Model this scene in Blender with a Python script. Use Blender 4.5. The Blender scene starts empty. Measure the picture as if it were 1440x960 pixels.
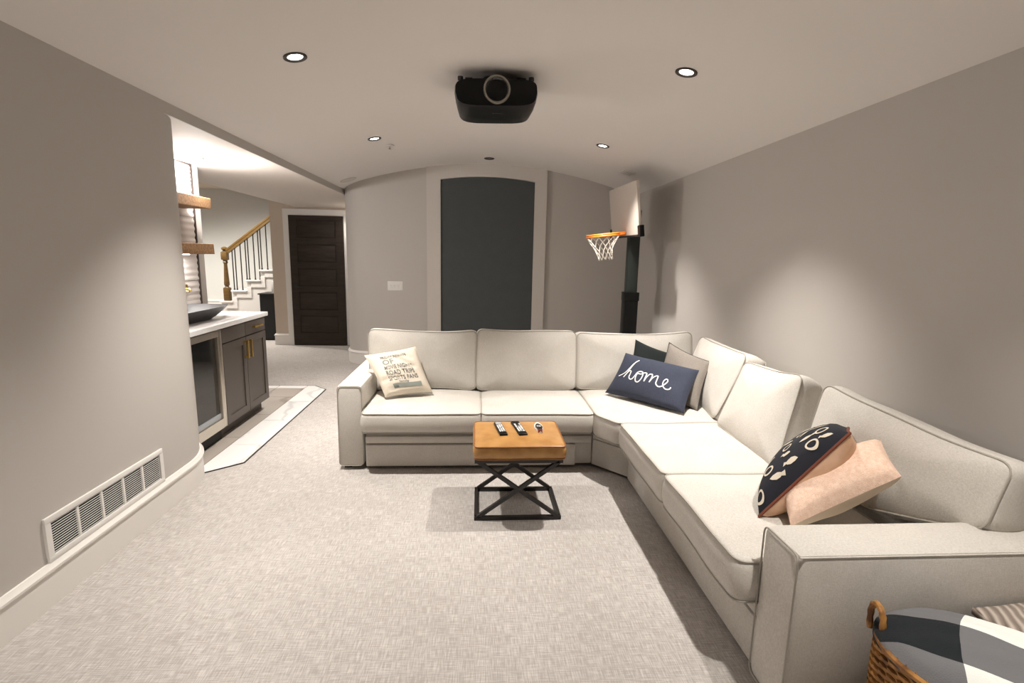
import bpy, bmesh, math, random
from mathutils import Vector, Matrix, noise
random.seed(7)
S = bpy.context.scene
C = S.collection
PI = math.pi

# ------------------------------------------------------------------ camera, world, exposure
RW = ((0.9976, -0.0656, 0.0213), (0.0100, -0.1688, -0.9856), (0.0682, 0.9835, -0.1677))
cd = bpy.data.cameras.new('camera'); cam = bpy.data.objects.new('camera', cd); C.objects.link(cam)
cd.sensor_width = 36.0; cd.lens = 36.0 * 705.0 / 1440.0; cd.clip_start = 0.05; cd.clip_end = 60
cam.matrix_world = Matrix((
    (RW[0][0], -RW[1][0], -RW[2][0], 0.0),
    (RW[0][1], -RW[1][1], -RW[2][1], 0.0),
    (RW[0][2], -RW[1][2], -RW[2][2], 1.48),
    (0, 0, 0, 1)))
S.camera = cam
w = bpy.data.worlds.new('world'); S.world = w; w.use_nodes = True
w.node_tree.nodes['Background'].inputs[0].default_value = (0.9, 0.95, 1.0, 1)
w.node_tree.nodes['Background'].inputs[1].default_value = 0.02
S.view_settings.view_transform = 'Standard'
try: S.view_settings.look = 'None'
except Exception: pass
S.view_settings.gamma = 1.0
S.view_settings.use_curve_mapping = False
S.view_settings.exposure = 0.5
MAIN_W = 228.0       # watts of each ceiling spot in the room
MAIN_COL = (1.0, 0.945, 0.88)

# ------------------------------------------------------------------ materials
MATS = {}
def mat(name, col, rough=0.6, metal=0.0, kind=None, col2=None, scale=10.0, bump=0.0, spec=0.5, emit=0.0, coat=0.0, sheen=0.0):
    if name in MATS: return MATS[name]
    m = bpy.data.materials.new(name); m.use_nodes = True
    nt = m.node_tree; N = nt.nodes; L = nt.links; b = N['Principled BSDF']
    b.inputs['Base Color'].default_value = (*col, 1); b.inputs['Roughness'].default_value = rough
    b.inputs['Metallic'].default_value = metal; b.inputs['Specular IOR Level'].default_value = spec
    b.inputs['Coat Weight'].default_value = coat; b.inputs['Sheen Weight'].default_value = sheen
    if emit:
        b.inputs['Emission Color'].default_value = (*col, 1); b.inputs['Emission Strength'].default_value = emit
    tc = N.new('ShaderNodeTexCoord')
    def noi(sc, mp=(1, 1, 1), rot=(0, 0, 0), det=3.0):
        a = N.new('ShaderNodeMapping'); a.inputs['Scale'].default_value = mp; a.inputs['Rotation'].default_value = rot
        L.new(tc.outputs['Object'], a.inputs[0])
        n = N.new('ShaderNodeTexNoise'); n.inputs['Scale'].default_value = sc; n.inputs['Detail'].default_value = det
        L.new(a.outputs[0], n.inputs['Vector']); return n.outputs['Fac']
    def mth(op, a, bb):
        n = N.new('ShaderNodeMath'); n.operation = op
        for i, v in enumerate((a, bb)):
            if isinstance(v, (int, float)): n.inputs[i].default_value = v
            else: L.new(v, n.inputs[i])
        return n.outputs[0]
    def ramp(f, a, c2, p0=0.3, p1=0.7):
        r = N.new('ShaderNodeValToRGB'); r.color_ramp.elements[0].position = p0; r.color_ramp.elements[1].position = p1
        r.color_ramp.elements[0].color = (*a, 1); r.color_ramp.elements[1].color = (*c2, 1)
        L.new(f, r.inputs[0]); L.new(r.outputs[0], b.inputs['Base Color']); return r
    def bmp(f, st, dist=0.01):
        n = N.new('ShaderNodeBump'); n.inputs['Strength'].default_value = st; n.inputs['Distance'].default_value = dist
        L.new(f, n.inputs['Height']); L.new(n.outputs[0], b.inputs['Normal'])
    if kind == 'paint':
        bmp(noi(160, det=4), 0.06, 0.002)
    elif kind == 'fabric':
        n1 = noi(130, (1, 1, 6), det=2); n2 = noi(130, (6, 1, 1), det=2); n3 = noi(7, det=4)
        f = mth('ADD', mth('MULTIPLY', n1, 0.4), mth('MULTIPLY', n2, 0.4))
        f = mth('ADD', f, mth('MULTIPLY', n3, 0.2))
        ramp(f, col, col2, 0.36, 0.62); bmp(f, 0.35, 0.003)
    elif kind == 'carpet':
        # flat woven carpet of short crossing strokes
        sx = noi(10, (26, 1.7, 1), det=1.5); sy = noi(10, (1.7, 26, 1), det=1.5); fine = noi(380, det=2); big = noi(1.6, det=4); med = noi(14, det=3)
        f = mth('ADD', mth('MULTIPLY', sx, 0.34), mth('MULTIPLY', sy, 0.30))
        f = mth('ADD', f, mth('MULTIPLY', fine, 0.10)); f = mth('ADD', f, mth('MULTIPLY', big, 0.14)); f = mth('ADD', f, mth('MULTIPLY', med, 0.06))
        rr = ramp(f, col, col2, 0.42, 0.58); bmp(f, 0.25, 0.003)
    elif kind == 'wood':
        n1 = noi(scale, (1, 9, 9), det=6); n2 = noi(scale * 4, (1, 12, 12), det=4)
        f = mth('ADD', mth('MULTIPLY', n1, 0.65), mth('MULTIPLY', n2, 0.35))
        ramp(f, col, col2, 0.35, 0.65); bmp(f, 0.25, 0.004)
    elif kind == 'marble':
        wv = N.new('ShaderNodeTexWave'); wv.inputs['Scale'].default_value = 0.8; wv.inputs['Distortion'].default_value = 7; wv.inputs['Detail'].default_value = 5
        wv.inputs['Detail Scale'].default_value = 1.3
        oi = N.new('ShaderNodeObjectInfo'); a = N.new('ShaderNodeVectorMath'); a.operation = 'ADD'
        L.new(tc.outputs['Object'], a.inputs[0]); L.new(oi.outputs['Random'], a.inputs[1]); L.new(a.outputs[0], wv.inputs[0])
        r = ramp(wv.outputs['Fac'], col, col2, 0.0, 0.035)
    elif kind == 'leather':
        f = noi(14, det=5); ramp(f, col, col2, 0.3, 0.7); bmp(noi(240, det=4), 0.12, 0.002)
    elif kind == 'noise':
        f = noi(scale, det=4); ramp(f, col, col2, 0.35, 0.65)
        if bump: bmp(f, bump, 0.004)
    elif kind == 'knit':
        f = mth('ADD', mth('MULTIPLY', noi(260, (1, 1, 3)), 0.6), mth('MULTIPLY', noi(60), 0.4))
        ramp(f, col, col2, 0.4, 0.62); bmp(f, 0.8, 0.006)
    elif kind == 'brushed':
        f = noi(60, (1, 1, 30)); bmp(f, 0.05, 0.001)
    elif kind == 'stripe':
        wv = N.new('ShaderNodeTexWave'); wv.inputs['Scale'].default_value = scale; wv.inputs['Distortion'].default_value = 1.0
        wv.inputs['Detail'].default_value = 3
        a = N.new('ShaderNodeMapping'); a.inputs['Rotation'].default_value = (0, 0, 0.5); L.new(tc.outputs['Object'], a.inputs[0]); L.new(a.outputs[0], wv.inputs[0])
        ramp(wv.outputs['Fac'], col, col2, 0.1, 0.9); bmp(wv.outputs['Fac'], 0.8, 0.008)
    MATS[name] = m
    return m

WALL = mat('wall_paint', (0.50, 0.470, 0.440), 0.75, kind='paint', spec=0.25)
CEIL = mat('ceiling_paint', (0.73, 0.695, 0.665), 0.8, kind='paint', spec=0.2)
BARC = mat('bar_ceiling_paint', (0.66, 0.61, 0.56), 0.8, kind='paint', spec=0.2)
CREAM = mat('hall_paint', (0.56, 0.47, 0.385), 0.75, kind='paint', spec=0.25)
STAIRW = mat('stair_wall_paint', (0.60, 0.60, 0.57), 0.75, kind='paint', spec=0.25)
TRIM = mat('white_trim', (0.76, 0.73, 0.69), 0.4, spec=0.4)
WHITE = mat('white_gloss', (0.74, 0.72, 0.69), 0.4)
FRAME = mat('frame_paint', (0.58, 0.545, 0.505), 0.6, kind='paint', spec=0.3)
PANEL = mat('dark_panel', (0.055, 0.062, 0.064), 0.85, kind='fabric', col2=(0.075, 0.082, 0.084))
CARPET = mat('carpet', (0.35, 0.322, 0.298), 0.95, kind='carpet', col2=(0.54, 0.51, 0.485), spec=0.1)
SOFA = mat('oatmeal_fabric', (0.50, 0.47, 0.425), 0.95, kind='fabric', col2=(0.65, 0.615, 0.565), spec=0.15, sheen=0.15)
PIPE = mat('piping_fabric', (0.40, 0.37, 0.325), 0.95, spec=0.1)
BLACKM = mat('black_metal', (0.014, 0.012, 0.011), 0.42, spec=0.5)
BLACKP = mat('black_plastic', (0.004, 0.004, 0.004), 0.34, spec=0.22)
BLACKT = mat('black_matte', (0.01, 0.01, 0.01), 0.7)
BRONZE = mat('dark_bronze', (0.03, 0.02, 0.016), 0.4)
LEATH = mat('tan_leather', (0.37, 0.175, 0.045), 0.36, kind='leather', col2=(0.50, 0.265, 0.085), coat=0.15)
LEATHD = mat('tan_piping', (0.30, 0.11, 0.025), 0.45)
STEEL = mat('steel', (0.55, 0.50, 0.43), 0.32, 1.0, kind='brushed')
BRASS = mat('brass', (0.75, 0.50, 0.14), 0.28, 1.0)
CABM = mat('cabinet_paint', (0.078, 0.064, 0.054), 0.5, kind='paint')
DOORM = mat('espresso_door', (0.020, 0.012, 0.008), 0.6, kind='wood', col2=(0.036, 0.024, 0.016), scale=4, spec=.3)
OAK = mat('honey_oak', (0.085, 0.046, 0.011), 0.4, kind='wood', col2=(0.145, 0.082, 0.022), scale=5)
BEAM = mat('rustic_beam', (0.17, 0.085, 0.035), 0.7, kind='wood', col2=(0.36, 0.21, 0.10), scale=6)
QUARTZ = mat('white_quartz', (0.90, 0.90, 0.90), 0.16, spec=0.5)
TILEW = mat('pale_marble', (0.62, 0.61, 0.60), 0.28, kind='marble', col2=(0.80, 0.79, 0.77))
TILEG = mat('greige_marble', (0.27, 0.235, 0.205), 0.30, kind='marble', col2=(0.40, 0.355, 0.315))
GROUT = mat('grout', (0.30, 0.28, 0.26), 0.9)
WAVET = mat('wavy_tile', (0.62, 0.57, 0.54), 0.3)
GLASS = mat('smoked_glass', (0.05, 0.045, 0.04), 0.05, spec=0.8)
GLASS.node_tree.nodes['Principled BSDF'].inputs['Transmission Weight'].default_value = 0.75
LAMPG = mat('lamp_lens', (1.0, 0.96, 0.9), 0.3, emit=9.0)
LAMPB = mat('bar_lamp_lens', (1.0, 0.98, 0.95), 0.3, emit=14.0)
LAMPD = mat('dim_lens', (0.06, 0.055, 0.05), 0.3)
ORANGE = mat('orange_rim', (0.78, 0.20, 0.02), 0.4)
NETM = mat('white_net', (0.72, 0.66, 0.58), 0.8)
BOARD = mat('white_board', (0.62, 0.56, 0.50), 0.45)
POLE = mat('dark_green_pole', (0.018, 0.024, 0.022), 0.45)
NAVY = mat('navy_canvas', (0.024, 0.029, 0.050), 0.9, kind='fabric', col2=(0.042, 0.050, 0.080))
CREAMP = mat('cream_canvas', (0.66, 0.58, 0.47), 0.9, kind='fabric', col2=(0.78, 0.71, 0.60))
INK = mat('grey_ink', (0.16, 0.155, 0.15), 0.9)
TEAL = mat('pale_teal_ink', (0.25, 0.275, 0.25), 0.9)
THREAD = mat('white_thread', (0.85, 0.83, 0.80), 0.8)
BLKP = mat('black_velvet', (0.008, 0.012, 0.012), 0.95)
GREYP = mat('grey_linen', (0.20, 0.175, 0.15), 0.95, kind='fabric', col2=(0.28, 0.25, 0.22))
FISHF = mat('ink_black_cloth', (0.010, 0.011, 0.018), 0.9)
MOTIF = mat('cream_print', (0.68, 0.61, 0.50), 0.9)
PEACHB = mat('peach_lining', (0.60, 0.37, 0.23), 0.7, kind='noise', col2=(0.72, 0.48, 0.33), scale=12)
RUST = mat('rust_cord', (0.17, 0.045, 0.022), 0.8)
PEACH = mat('peach_knit', (0.74, 0.50, 0.37), 0.95, kind='knit', col2=(0.90, 0.68, 0.55))
CREAMB = mat('cream_backing', (0.72, 0.60, 0.46), 0.85)
WICK = mat('golden_wicker', (0.16, 0.06, 0.012), 0.45, kind='noise', col2=(0.50, 0.24, 0.06), scale=26, bump=0.4)
WICK2 = mat('dark_wicker', (0.10, 0.055, 0.025), 0.5, kind='noise', col2=(0.30, 0.17, 0.07), scale=26, bump=0.4)
RIBB = mat('ribbed_taupe_cloth', (0.25, 0.20, 0.165), 0.95, kind='stripe', col2=(0.50, 0.43, 0.37), scale=14)
GREYBTN = mat('grey_buttons', (0.42, 0.44, 0.47), 0.5)
REDB = mat('red_button', (0.18, 0.01, 0.01), 0.5)
RING = mat('lens_ring', (0.30, 0.28, 0.24), 0.35, 0.6)
LENS = mat('projector_lens', (0.003, 0.006, 0.005), 0.08, spec=0.8)
SINK = mat('slate_bowl', (0.045, 0.042, 0.044), 0.45)
LOGO = mat('grey_logo', (0.12, 0.115, 0.11), 0.5)

# ------------------------------------------------------------------ object helpers
def meshobj(name, bm, m, parent=None, smooth=False):
    me = bpy.data.meshes.new(name); bm.normal_update(); bm.to_mesh(me); bm.free()
    for x in (m if isinstance(m, (list, tuple)) else [m]): me.materials.append(x)
    if smooth:
        me.polygons.foreach_set('use_smooth', [True] * len(me.polygons))
        try: me.set_sharp_from_angle(angle=math.radians(40))
        except Exception: pass
    o = bpy.data.objects.new(name, me); C.objects.link(o)
    if parent: o.parent = parent; 
    if parent: o.matrix_parent_inverse = Matrix.Translation(-Vector(parent['_loc'])) if '_loc' in parent else Matrix()
    return o
def thing(name, label, cat, loc=(0, 0, 0), group=None):
    o = bpy.data.objects.new(name, None); C.objects.link(o); o.location = loc; o.empty_display_size = 0.05
    o['_loc'] = tuple(loc)
    o['label'] = label; o['category'] = cat
    if group: o['group'] = group
    return o
def tag(o, label, cat, group=None):
    o['label'] = label; o['category'] = cat
    if group: o['group'] = group
    return o
def struct(o): o['kind'] = 'structure'; return o
def stuff(o): o['kind'] = 'stuff'; return o

def V(*a): return Vector(a)
def box(bm, x0, x1, y0, y1, z0, z1, bev=0.0, M=None, seg=2):
    b2 = bmesh.new(); bmesh.ops.create_cube(b2, size=1)
    for v in b2.verts: v.co = V(x0 + (v.co.x + .5) * (x1 - x0), y0 + (v.co.y + .5) * (y1 - y0), z0 + (v.co.z + .5) * (z1 - z0))
    if bev: bmesh.ops.bevel(b2, geom=b2.edges[:], offset=bev, segments=seg, profile=0.5, affect='EDGES', clamp_overlap=True)
    if M: bmesh.ops.transform(b2, matrix=M, verts=b2.verts)
    merge(bm, b2)
def merge(bm, b2):
    mp = {}
    for v in b2.verts: mp[v] = bm.verts.new(v.co)
    for f in b2.faces:
        try:
            g = bm.faces.new([mp[v] for v in f.verts]); g.material_index = f.material_index
        except ValueError: pass
    b2.free()
def tube(bm, pts, r, n=8, closed=False, cap=True, sq=False):
    pts = [Vector(p) for p in pts]; k = len(pts)
    rr = r if isinstance(r, (list, tuple)) else [r] * k
    rings = []; up = None
    for i, p in enumerate(pts):
        if closed: t = pts[(i + 1) % k] - pts[i - 1]
        else: t = pts[min(i + 1, k - 1)] - pts[max(i - 1, 0)]
        if t.length < 1e-9: t = V(0, 0, 1)
        t.normalize()
        if up is None:
            up = V(0, 0, 1) if abs(t.z) < .9 else V(0, 1, 0)
        a = t.cross(up)
        if a.length < 1e-6: a = t.cross(V(1, 0, 0))
        a.normalize(); up = a.cross(t).normalized()
        ring = []
        for j in range(n):
            an = 2 * PI * (j + .5) / n
            rad = rr[i] * (1.41421 if sq else 1)
            ring.append(bm.verts.new(p + a * math.cos(an) * rad + up * math.sin(an) * rad))
        rings.append(ring)
    for i in range(k if closed else k - 1):
        A = rings[i]; B = rings[(i + 1) % k]
        for j in range(n): bm.faces.new((A[j], A[(j + 1) % n], B[(j + 1) % n], B[j]))
    if not closed and cap: bm.faces.new(rings[0][::-1]); bm.faces.new(rings[-1])
def lathe(bm, prof, n=24, M=None):
    b2 = bmesh.new(); rings = []
    for r, z in prof: rings.append([b2.verts.new((r * math.cos(2 * PI * j / n), r * math.sin(2 * PI * j / n), z)) for j in range(n)])
    for A, B in zip(rings, rings[1:]):
        for j in range(n): b2.faces.new((A[j], A[(j + 1) % n], B[(j + 1) % n], B[j]))
    if prof[0][0] > 1e-5: b2.faces.new(rings[0][::-1])
    if prof[-1][0] > 1e-5: b2.faces.new(rings[-1])
    bmesh.ops.remove_doubles(b2, verts=b2.verts, dist=1e-6)
    if M: bmesh.ops.transform(b2, matrix=M, verts=b2.verts)
    merge(bm, b2)
def prism(bm, poly, z0, z1, M=None):
    b2 = bmesh.new()
    a = [b2.verts.new((p[0], p[1], z0)) for p in poly]; b = [b2.verts.new((p[0], p[1], z1)) for p in poly]
    n = len(poly); b2.faces.new(a[::-1]); b2.faces.new(b)
    for i in range(n): b2.faces.new((a[i], a[(i + 1) % n], b[(i + 1) % n], b[i]))
    if M: bmesh.ops.transform(b2, matrix=M, verts=b2.verts)
    merge(bm, b2)
def bx(name, m, parent, *a, bev=0.0, M=None, smooth=False):
    bm = bmesh.new(); box(bm, *a, bev=bev, M=M); return meshobj(name, bm, m, parent, smooth or bev > 0)

# ------------------------------------------------------------------ the room shell
XL, XR, YB, YF = -1.775, 2.04, 6.74, -2.6
VC, VR, VZ = 0.13, 5.66, 2.63                      # barrel vault: centre, radius, apex
def vz(x): return VZ - (VR - math.sqrt(max(VR * VR - (x - VC) ** 2, 0)))

bm = bmesh.new(); box(bm, -8.2, XR + .12, YF - .12, 10.2, -0.12, 0.0); floor = struct(meshobj('floor', bm, CARPET))
# vaulted ceiling
bm = bmesh.new(); n = 48; lo = []; hi = []
for i in range(n + 1):
    x = XL + (XR + .12 - XL) * i / n
    lo.append([bm.verts.new((x, y, vz(x))) for y in (YF - .12, 7.3)]); hi.append([bm.verts.new((x, y, 2.85)) for y in (YF - .12, 7.3)])
for i in range(n):
    bm.faces.new((lo[i][0], lo[i][1], lo[i + 1][1], lo[i + 1][0])); bm.faces.new((hi[i][0], hi[i + 1][0], hi[i + 1][1], hi[i][1]))
    for k in (0, 1): bm.faces.new((lo[i][k], lo[i + 1][k], hi[i + 1][k], hi[i][k]))
for i in (0, n): bm.faces.new((lo[i][0], hi[i][0], hi[i][1], lo[i][1]))
struct(meshobj('ceiling', bm, CEIL, smooth=True))

def strip(name, path, zt, m, th=0.1, z0=0.0, sub=0.12, parent=None, side=1):
    """wall following a plan path; room side is the path, thickness goes to side*(left normal)"""
    P = []
    for a, b in zip(path, path[1:]):
        a = V(*a, 0); b = V(*b, 0); k = max(1, int((b - a).length / sub))
        for i in range(k): P.append(a.lerp(b, i / k))
    P.append(V(*path[-1], 0)); bm = bmesh.new(); q = []
    for i, p in enumerate(P):
        t = (P[min(i + 1, len(P) - 1)] - P[max(i - 1, 0)]).normalized(); nn = V(-t.y, t.x, 0) * side * th
        z = zt(p.x, p.y) if callable(zt) else zt
        q.append([bm.verts.new((p.x, p.y, z0)), bm.verts.new((p.x, p.y, z)), bm.verts.new((p.x + nn.x, p.y + nn.y, z)), bm.verts.new((p.x + nn.x, p.y + nn.y, z0))])
    for A, B in zip(q, q[1:]):
        for j in range(4): bm.faces.new((A[j], A[(j + 1) % 4], B[(j + 1) % 4], B[j]))
    bm.faces.new(q[0][::-1]); bm.faces.new(q[-1])
    bmesh.ops.recalc_face_normals(bm, faces=bm.faces)
    return struct(meshobj(name, bm, m, parent, smooth=True))
def arc(cx, cy, r, a0, a1, n=14): return [(cx + r * math.cos(math.radians(a0 + (a1 - a0) * i / n)), cy + r * math.sin(math.radians(a0 + (a1 - a0) * i / n))) for i in range(n + 1)]
H = 0.07
ztv = lambda x, y: vz(min(max(x, XL), XR)) + 0.02
# left wall, ends in a rounded corner into the bar
lpath = [(XL, YF)] + arc(XL - .55, 3.04, .55, 0, 52) 
strip('wall_left', lpath, lambda x, y: 2.32 if x > XL - .004 else 2.25, WALL, th=0.09)
strip('wall_right', [(XR, YF), (XR, YB)], ztv, WALL, th=0.1, side=-1)
strip('wall_front', [(XR, YF), (XL, YF)], lambda x, y: vz(x) + .02, WALL, th=0.1, side=1)
# back wall, rounded outside corner at its left end, then runs back to the hall door
bpath = [(XR, YB)] + arc(-1.475, 7.04, .30, 270, 180) + [(XL, 8.165)]
def zb(x, y): return vz(x) + .02 if y < 7.2 else 2.3
strip('wall_back', bpath, zb, WALL, th=0.1, side=-1)
# low ceiling over bar and hall, with a shallow drop at the edge of the vault
bm = bmesh.new()
nx, ny = 24, 30; g = []
for i in range(nx + 1):
    x = -3.18 + (XL - .011 + 3.18) * i / nx; row = []
    for j in range(ny + 1):
        y = 2.2 + (8.28 - 2.2) * j / ny
        d = max(0.0, min(1.0, (y - 6.9) / 1.25)); s = max(0.0, min(1.0, (x + 3.18) / .35))
        row.append(bm.verts.new((x, y, 2.237 - .082 * d * s)))
    g.append(row)
for i in range(nx):
    for j in range(ny): bm.faces.new((g[i][j], g[i][j + 1], g[i + 1][j + 1], g[i + 1][j]))
bmesh.ops.recalc_face_normals(bm, faces=bm.faces)
r = bmesh.ops.extrude_face_region(bm, geom=bm.faces[:])
for v in [e for e in r['geom'] if isinstance(e, bmesh.types.BMVert)]: v.co.z = 2.72
bmesh.ops.recalc_face_normals(bm, faces=bm.faces)
struct(meshobj('ceiling', bm, BARC, smooth=True))
bm = bmesh.new(); box(bm, XL - .012, XL, 3.045, 7.06, 2.2335, 2.33); struct(meshobj('trim_2', bm, WALL))

# hall door wall
strip('wall_hall', [(XL, 8.165), (-3.22, 8.165), (-3.22, 8.30)], 2.4, CREAM, th=0.0001, side=-1)
strip('wall_hall', [(XL, 8.29), (-3.215, 8.29)], 2.6, CREAM, th=0.12, side=-1)
# bar side wall and the wall of fluted tiles behind the counter
strip('wall_bar', [(-2.62, 5.05), (-2.62, 2.3)], 2.24, WALL, th=0.12, side=-1)
strip('wall_bar', [(-2.6, 2.6), (-1.9, 2.6)], 2.24, WALL, th=0.1, side=-1)
# stair hall
strip('wall_stair', [(-2.0, 10.0), (-8.0, 10.0)], 2.72, STAIRW, th=0.1, side=-1)
strip('wall_stair', [(-8.0, 10.0), (-8.0, 3.0)], 2.72, STAIRW, th=0.1, side=-1)
strip('wall_stair', [(-8.0, 3.0), (-2.7, 3.0)], 2.72, STAIRW, th=0.1, side=-1)
bm = bmesh.new(); box(bm, -8.1, -3.18, 2.9, 10.1, 2.6, 2.72); box(bm, -3.18, -1.7, 8.28, 10.1, 2.6, 2.72); struct(meshobj('ceiling', bm, CREAM))
bx('trim_3', WHITE, None, -8.0, -4.5, 9.975, 10.0, 0.0, 0.52); struct(bpy.data.objects['trim_3'])
bx('trim_3', WHITE, None, -8.0, -4.5, 9.96, 10.0, 0.50, 0.54, bev=.006)['kind'] = 'structure'

# baseboards: plan path swept with a stepped profile
BP = [(0.0, 0.0), (0.016, 0.0), (0.016, 0.142), (0.024, 0.150), (0.024, 0.160), (0.015, 0.170), (0.010, 0.18), (0.0, 0.18)]
def baseboard(name, path, side, m=TRIM):
    P = [V(*p, 0) for p in path]; bm = bmesh.new(); rings = []
    for i, p in enumerate(P):
        t0 = (P[i] - P[i - 1]).normalized() if i else (P[1] - P[0]).normalized()
        t1 = (P[i + 1] - P[i]).normalized() if i < len(P) - 1 else t0
        t = (t0 + t1).normalized(); nn = V(-t.y, t.x, 0) * side / max(.5, t.dot(t1))
        rings.append([bm.verts.new(p + nn * d + V(0, 0, z)) for d, z in BP])
    for A, B in zip(rings, rings[1:]):
        for j in range(len(BP)): bm.faces.new((A[j], A[(j + 1) % len(BP)], B[(j + 1) % len(BP)], B[j]))
    bm.faces.new(rings[0]); bm.faces.new(rings[-1][::-1])
    bmesh.ops.recalc_face_normals(bm, faces=bm.faces)
    return struct(meshobj(name, bm, m, smooth=True))
baseboard('baseboard_left', lpath, -1)
baseboard('baseboard_right', [(XR, YF), (XR, YB)], 1)
baseboard('baseboard_front', [(XL, YF), (XR, YF)], 1)
baseboard('baseboard_back', [(.88, YB), (XR, YB)], -1)
baseboard('baseboard_back', [(-.672, YB)] + arc(-1.475, 7.04, .30, 270, 180) + [(XL, 8.165)], 1)
baseboard('baseboard_hall', [(-3.02, 8.165), (-3.22, 8.165), (-3.22, 8.4)], 1)

# arched frame and dark recess panel on the back wall
bm = bmesh.new(); y0, y1 = YB - .05, YB
outer = [(-.672, 0)] + [(-.672 + 1.549 * i / 24, vz(-.672 + 1.549 * i / 24)) for i in range(25)] + [(.877, 0)]
ia = [-.495 + 1.215 * i / 20 for i in range(21)]
def iz(x): return 2.475 - (x - .1125) ** 2 * .13
fv = []
def quadf(bm, pts):
    return bm.faces.new([bm.verts.new(p) for p in pts])
def slab(bm, pl, y0, y1): prism(bm, [(p[0], p[1]) for p in pl], -y1, -y0, Matrix(((1, 0, 0, 0), (0, 0, -1, 0), (0, 1, 0, 0), (0, 0, 0, 1))))
slab(bm, [(-.672, 0), (-.495, 0), (-.495, vz(-.495) + .01), (-.672, vz(-.672) + .01)], y0, y1)
slab(bm, [(.72, 0), (.877, 0), (.877, vz(.877) + .01), (.72, vz(.72) + .01)], y0, y1)
for a, b in zip(ia, ia[1:]): slab(bm, [(a, iz(a)), (b, iz(b)), (b, vz(b) + .01), (a, vz(a) + .01)], y0, y1)
bmesh.ops.remove_doubles(bm, verts=bm.verts, dist=1e-5)
struct(meshobj('trim_1', bm, FRAME))
bm = bmesh.new()
for a, b in zip(ia, ia[1:]): slab(bm, [(a, .02), (b, .02), (b, iz(b) - .004), (a, iz(a) - .004)], YB - .022, YB - .004)
bmesh.ops.remove_doubles(bm, verts=bm.verts, dist=1e-4)
tag(meshobj('arched_panel', bm, PANEL), 'tall charcoal panel with arched top filling the painted frame on the back wall', 'wall panel')

# hall door: five recessed panels, casing, lever
door = struct(bx('door_1', DOORM, None, -2.925, -2.105, 8.128, 8.158, 0.008, 2.03))
door['_loc'] = (0, 0, 0)
bm = bmesh.new()
rails = [0.008, .20] ; ph = .297; gap = .085; z = 0.20; cells = []
for k in range(5): cells.append((z, z + ph - .01)); z += ph + gap * .87
bm = bmesh.new()
box(bm, -2.925, -2.815, 8.114, 8.13, 0.008, 2.03); box(bm, -2.215, -2.105, 8.114, 8.13, .008, 2.03)
edges = [0.008] + [v for c in cells for v in c] + [2.03]
for a, b in zip(edges[::2], edges[1::2]): box(bm, -2.815, -2.215, 8.114, 8.13, a, b)
meshobj('door_stile', bm, DOORM, door)
for c in cells: bx('door_panel', DOORM, door, -2.795, -2.235, 8.122, 8.132, c[0] + .02, c[1] - .02, bev=.006)
bm = bmesh.new(); lathe(bm, [(0, 0), (.03, 0), (.03, .008), (.012, .012), (.012, .05), (0, .05)], 16, Matrix.Translation((-2.865, 8.114, .93)) @ Matrix.Rotation(PI / 2, 4, 'X'))
tube(bm, [(-2.865, 8.064, .93), (-2.82, 8.060, .932), (-2.745, 8.062, .93)], [.011, .011, .009], 8)
meshobj('door_handle', bm, BLACKM, door, True)
bm = bmesh.new(); box(bm, -3.018, -2.93, 8.142, 8.165, 0, 2.04); box(bm, -2.1, -2.012, 8.142, 8.165, 0, 2.04); box(bm, -3.018, -2.012, 8.14, 8.165, 2.034, 2.125)
struct(meshobj('trim_4', bm, TRIM))

# ------------------------------------------------------------------ bar floor: tiles with a pale border and a dark metal edge
bm = bmesh.new(); prism(bm, [(-2.62, 3.30), (-1.82, 3.30), (-1.64, 3.46), (-1.652, 5.42), (-1.81, 5.575), (-2.62, 5.575)], 0.0, 0.003)
struct(meshobj('grout', bm, GROUT, floor))
gp = .0025
def tile(poly, m):
    cx = sum(p[0] for p in poly) / len(poly); cy = sum(p[1] for p in poly) / len(poly)
    q = [(cx + (p[0] - cx) * (1 - gp / .12), cy + (p[1] - cy) * (1 - gp / .28)) for p in poly]
    bm = bmesh.new(); prism(bm, q, .003, .007); return meshobj('tile', bm, m, floor)
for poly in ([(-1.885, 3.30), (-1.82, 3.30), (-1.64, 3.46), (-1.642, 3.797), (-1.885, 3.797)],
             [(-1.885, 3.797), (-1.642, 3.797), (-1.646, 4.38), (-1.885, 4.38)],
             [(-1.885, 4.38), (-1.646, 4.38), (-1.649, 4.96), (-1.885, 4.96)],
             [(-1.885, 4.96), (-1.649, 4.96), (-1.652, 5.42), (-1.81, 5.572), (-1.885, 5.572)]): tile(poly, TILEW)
for a, b in ((3.4, 3.96), (3.96, 4.54), (4.54, 5.12), (5.12, 5.46)): tile([(-2.19, a), (-1.888, a), (-1.888, b), (-2.19, b)], TILEG)
for a, b in ((4.38, 4.96), (4.96, 5.46)): tile([(-2.49, a), (-2.193, a), (-2.193, b), (-2.49, b)], TILEG)
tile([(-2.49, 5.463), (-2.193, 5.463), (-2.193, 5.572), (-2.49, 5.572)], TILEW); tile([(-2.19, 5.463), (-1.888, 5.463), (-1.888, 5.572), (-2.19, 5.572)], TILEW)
bm = bmesh.new(); tube(bm, [(-1.826, 3.294, .004), (-1.635, 3.457, .004), (-1.647, 5.423, .004), (-1.806, 5.58, .004), (-2.5, 5.58, .004)], .0045, 4, sq=False)
struct(meshobj('edge_strip', bm, BRONZE, floor))

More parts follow.
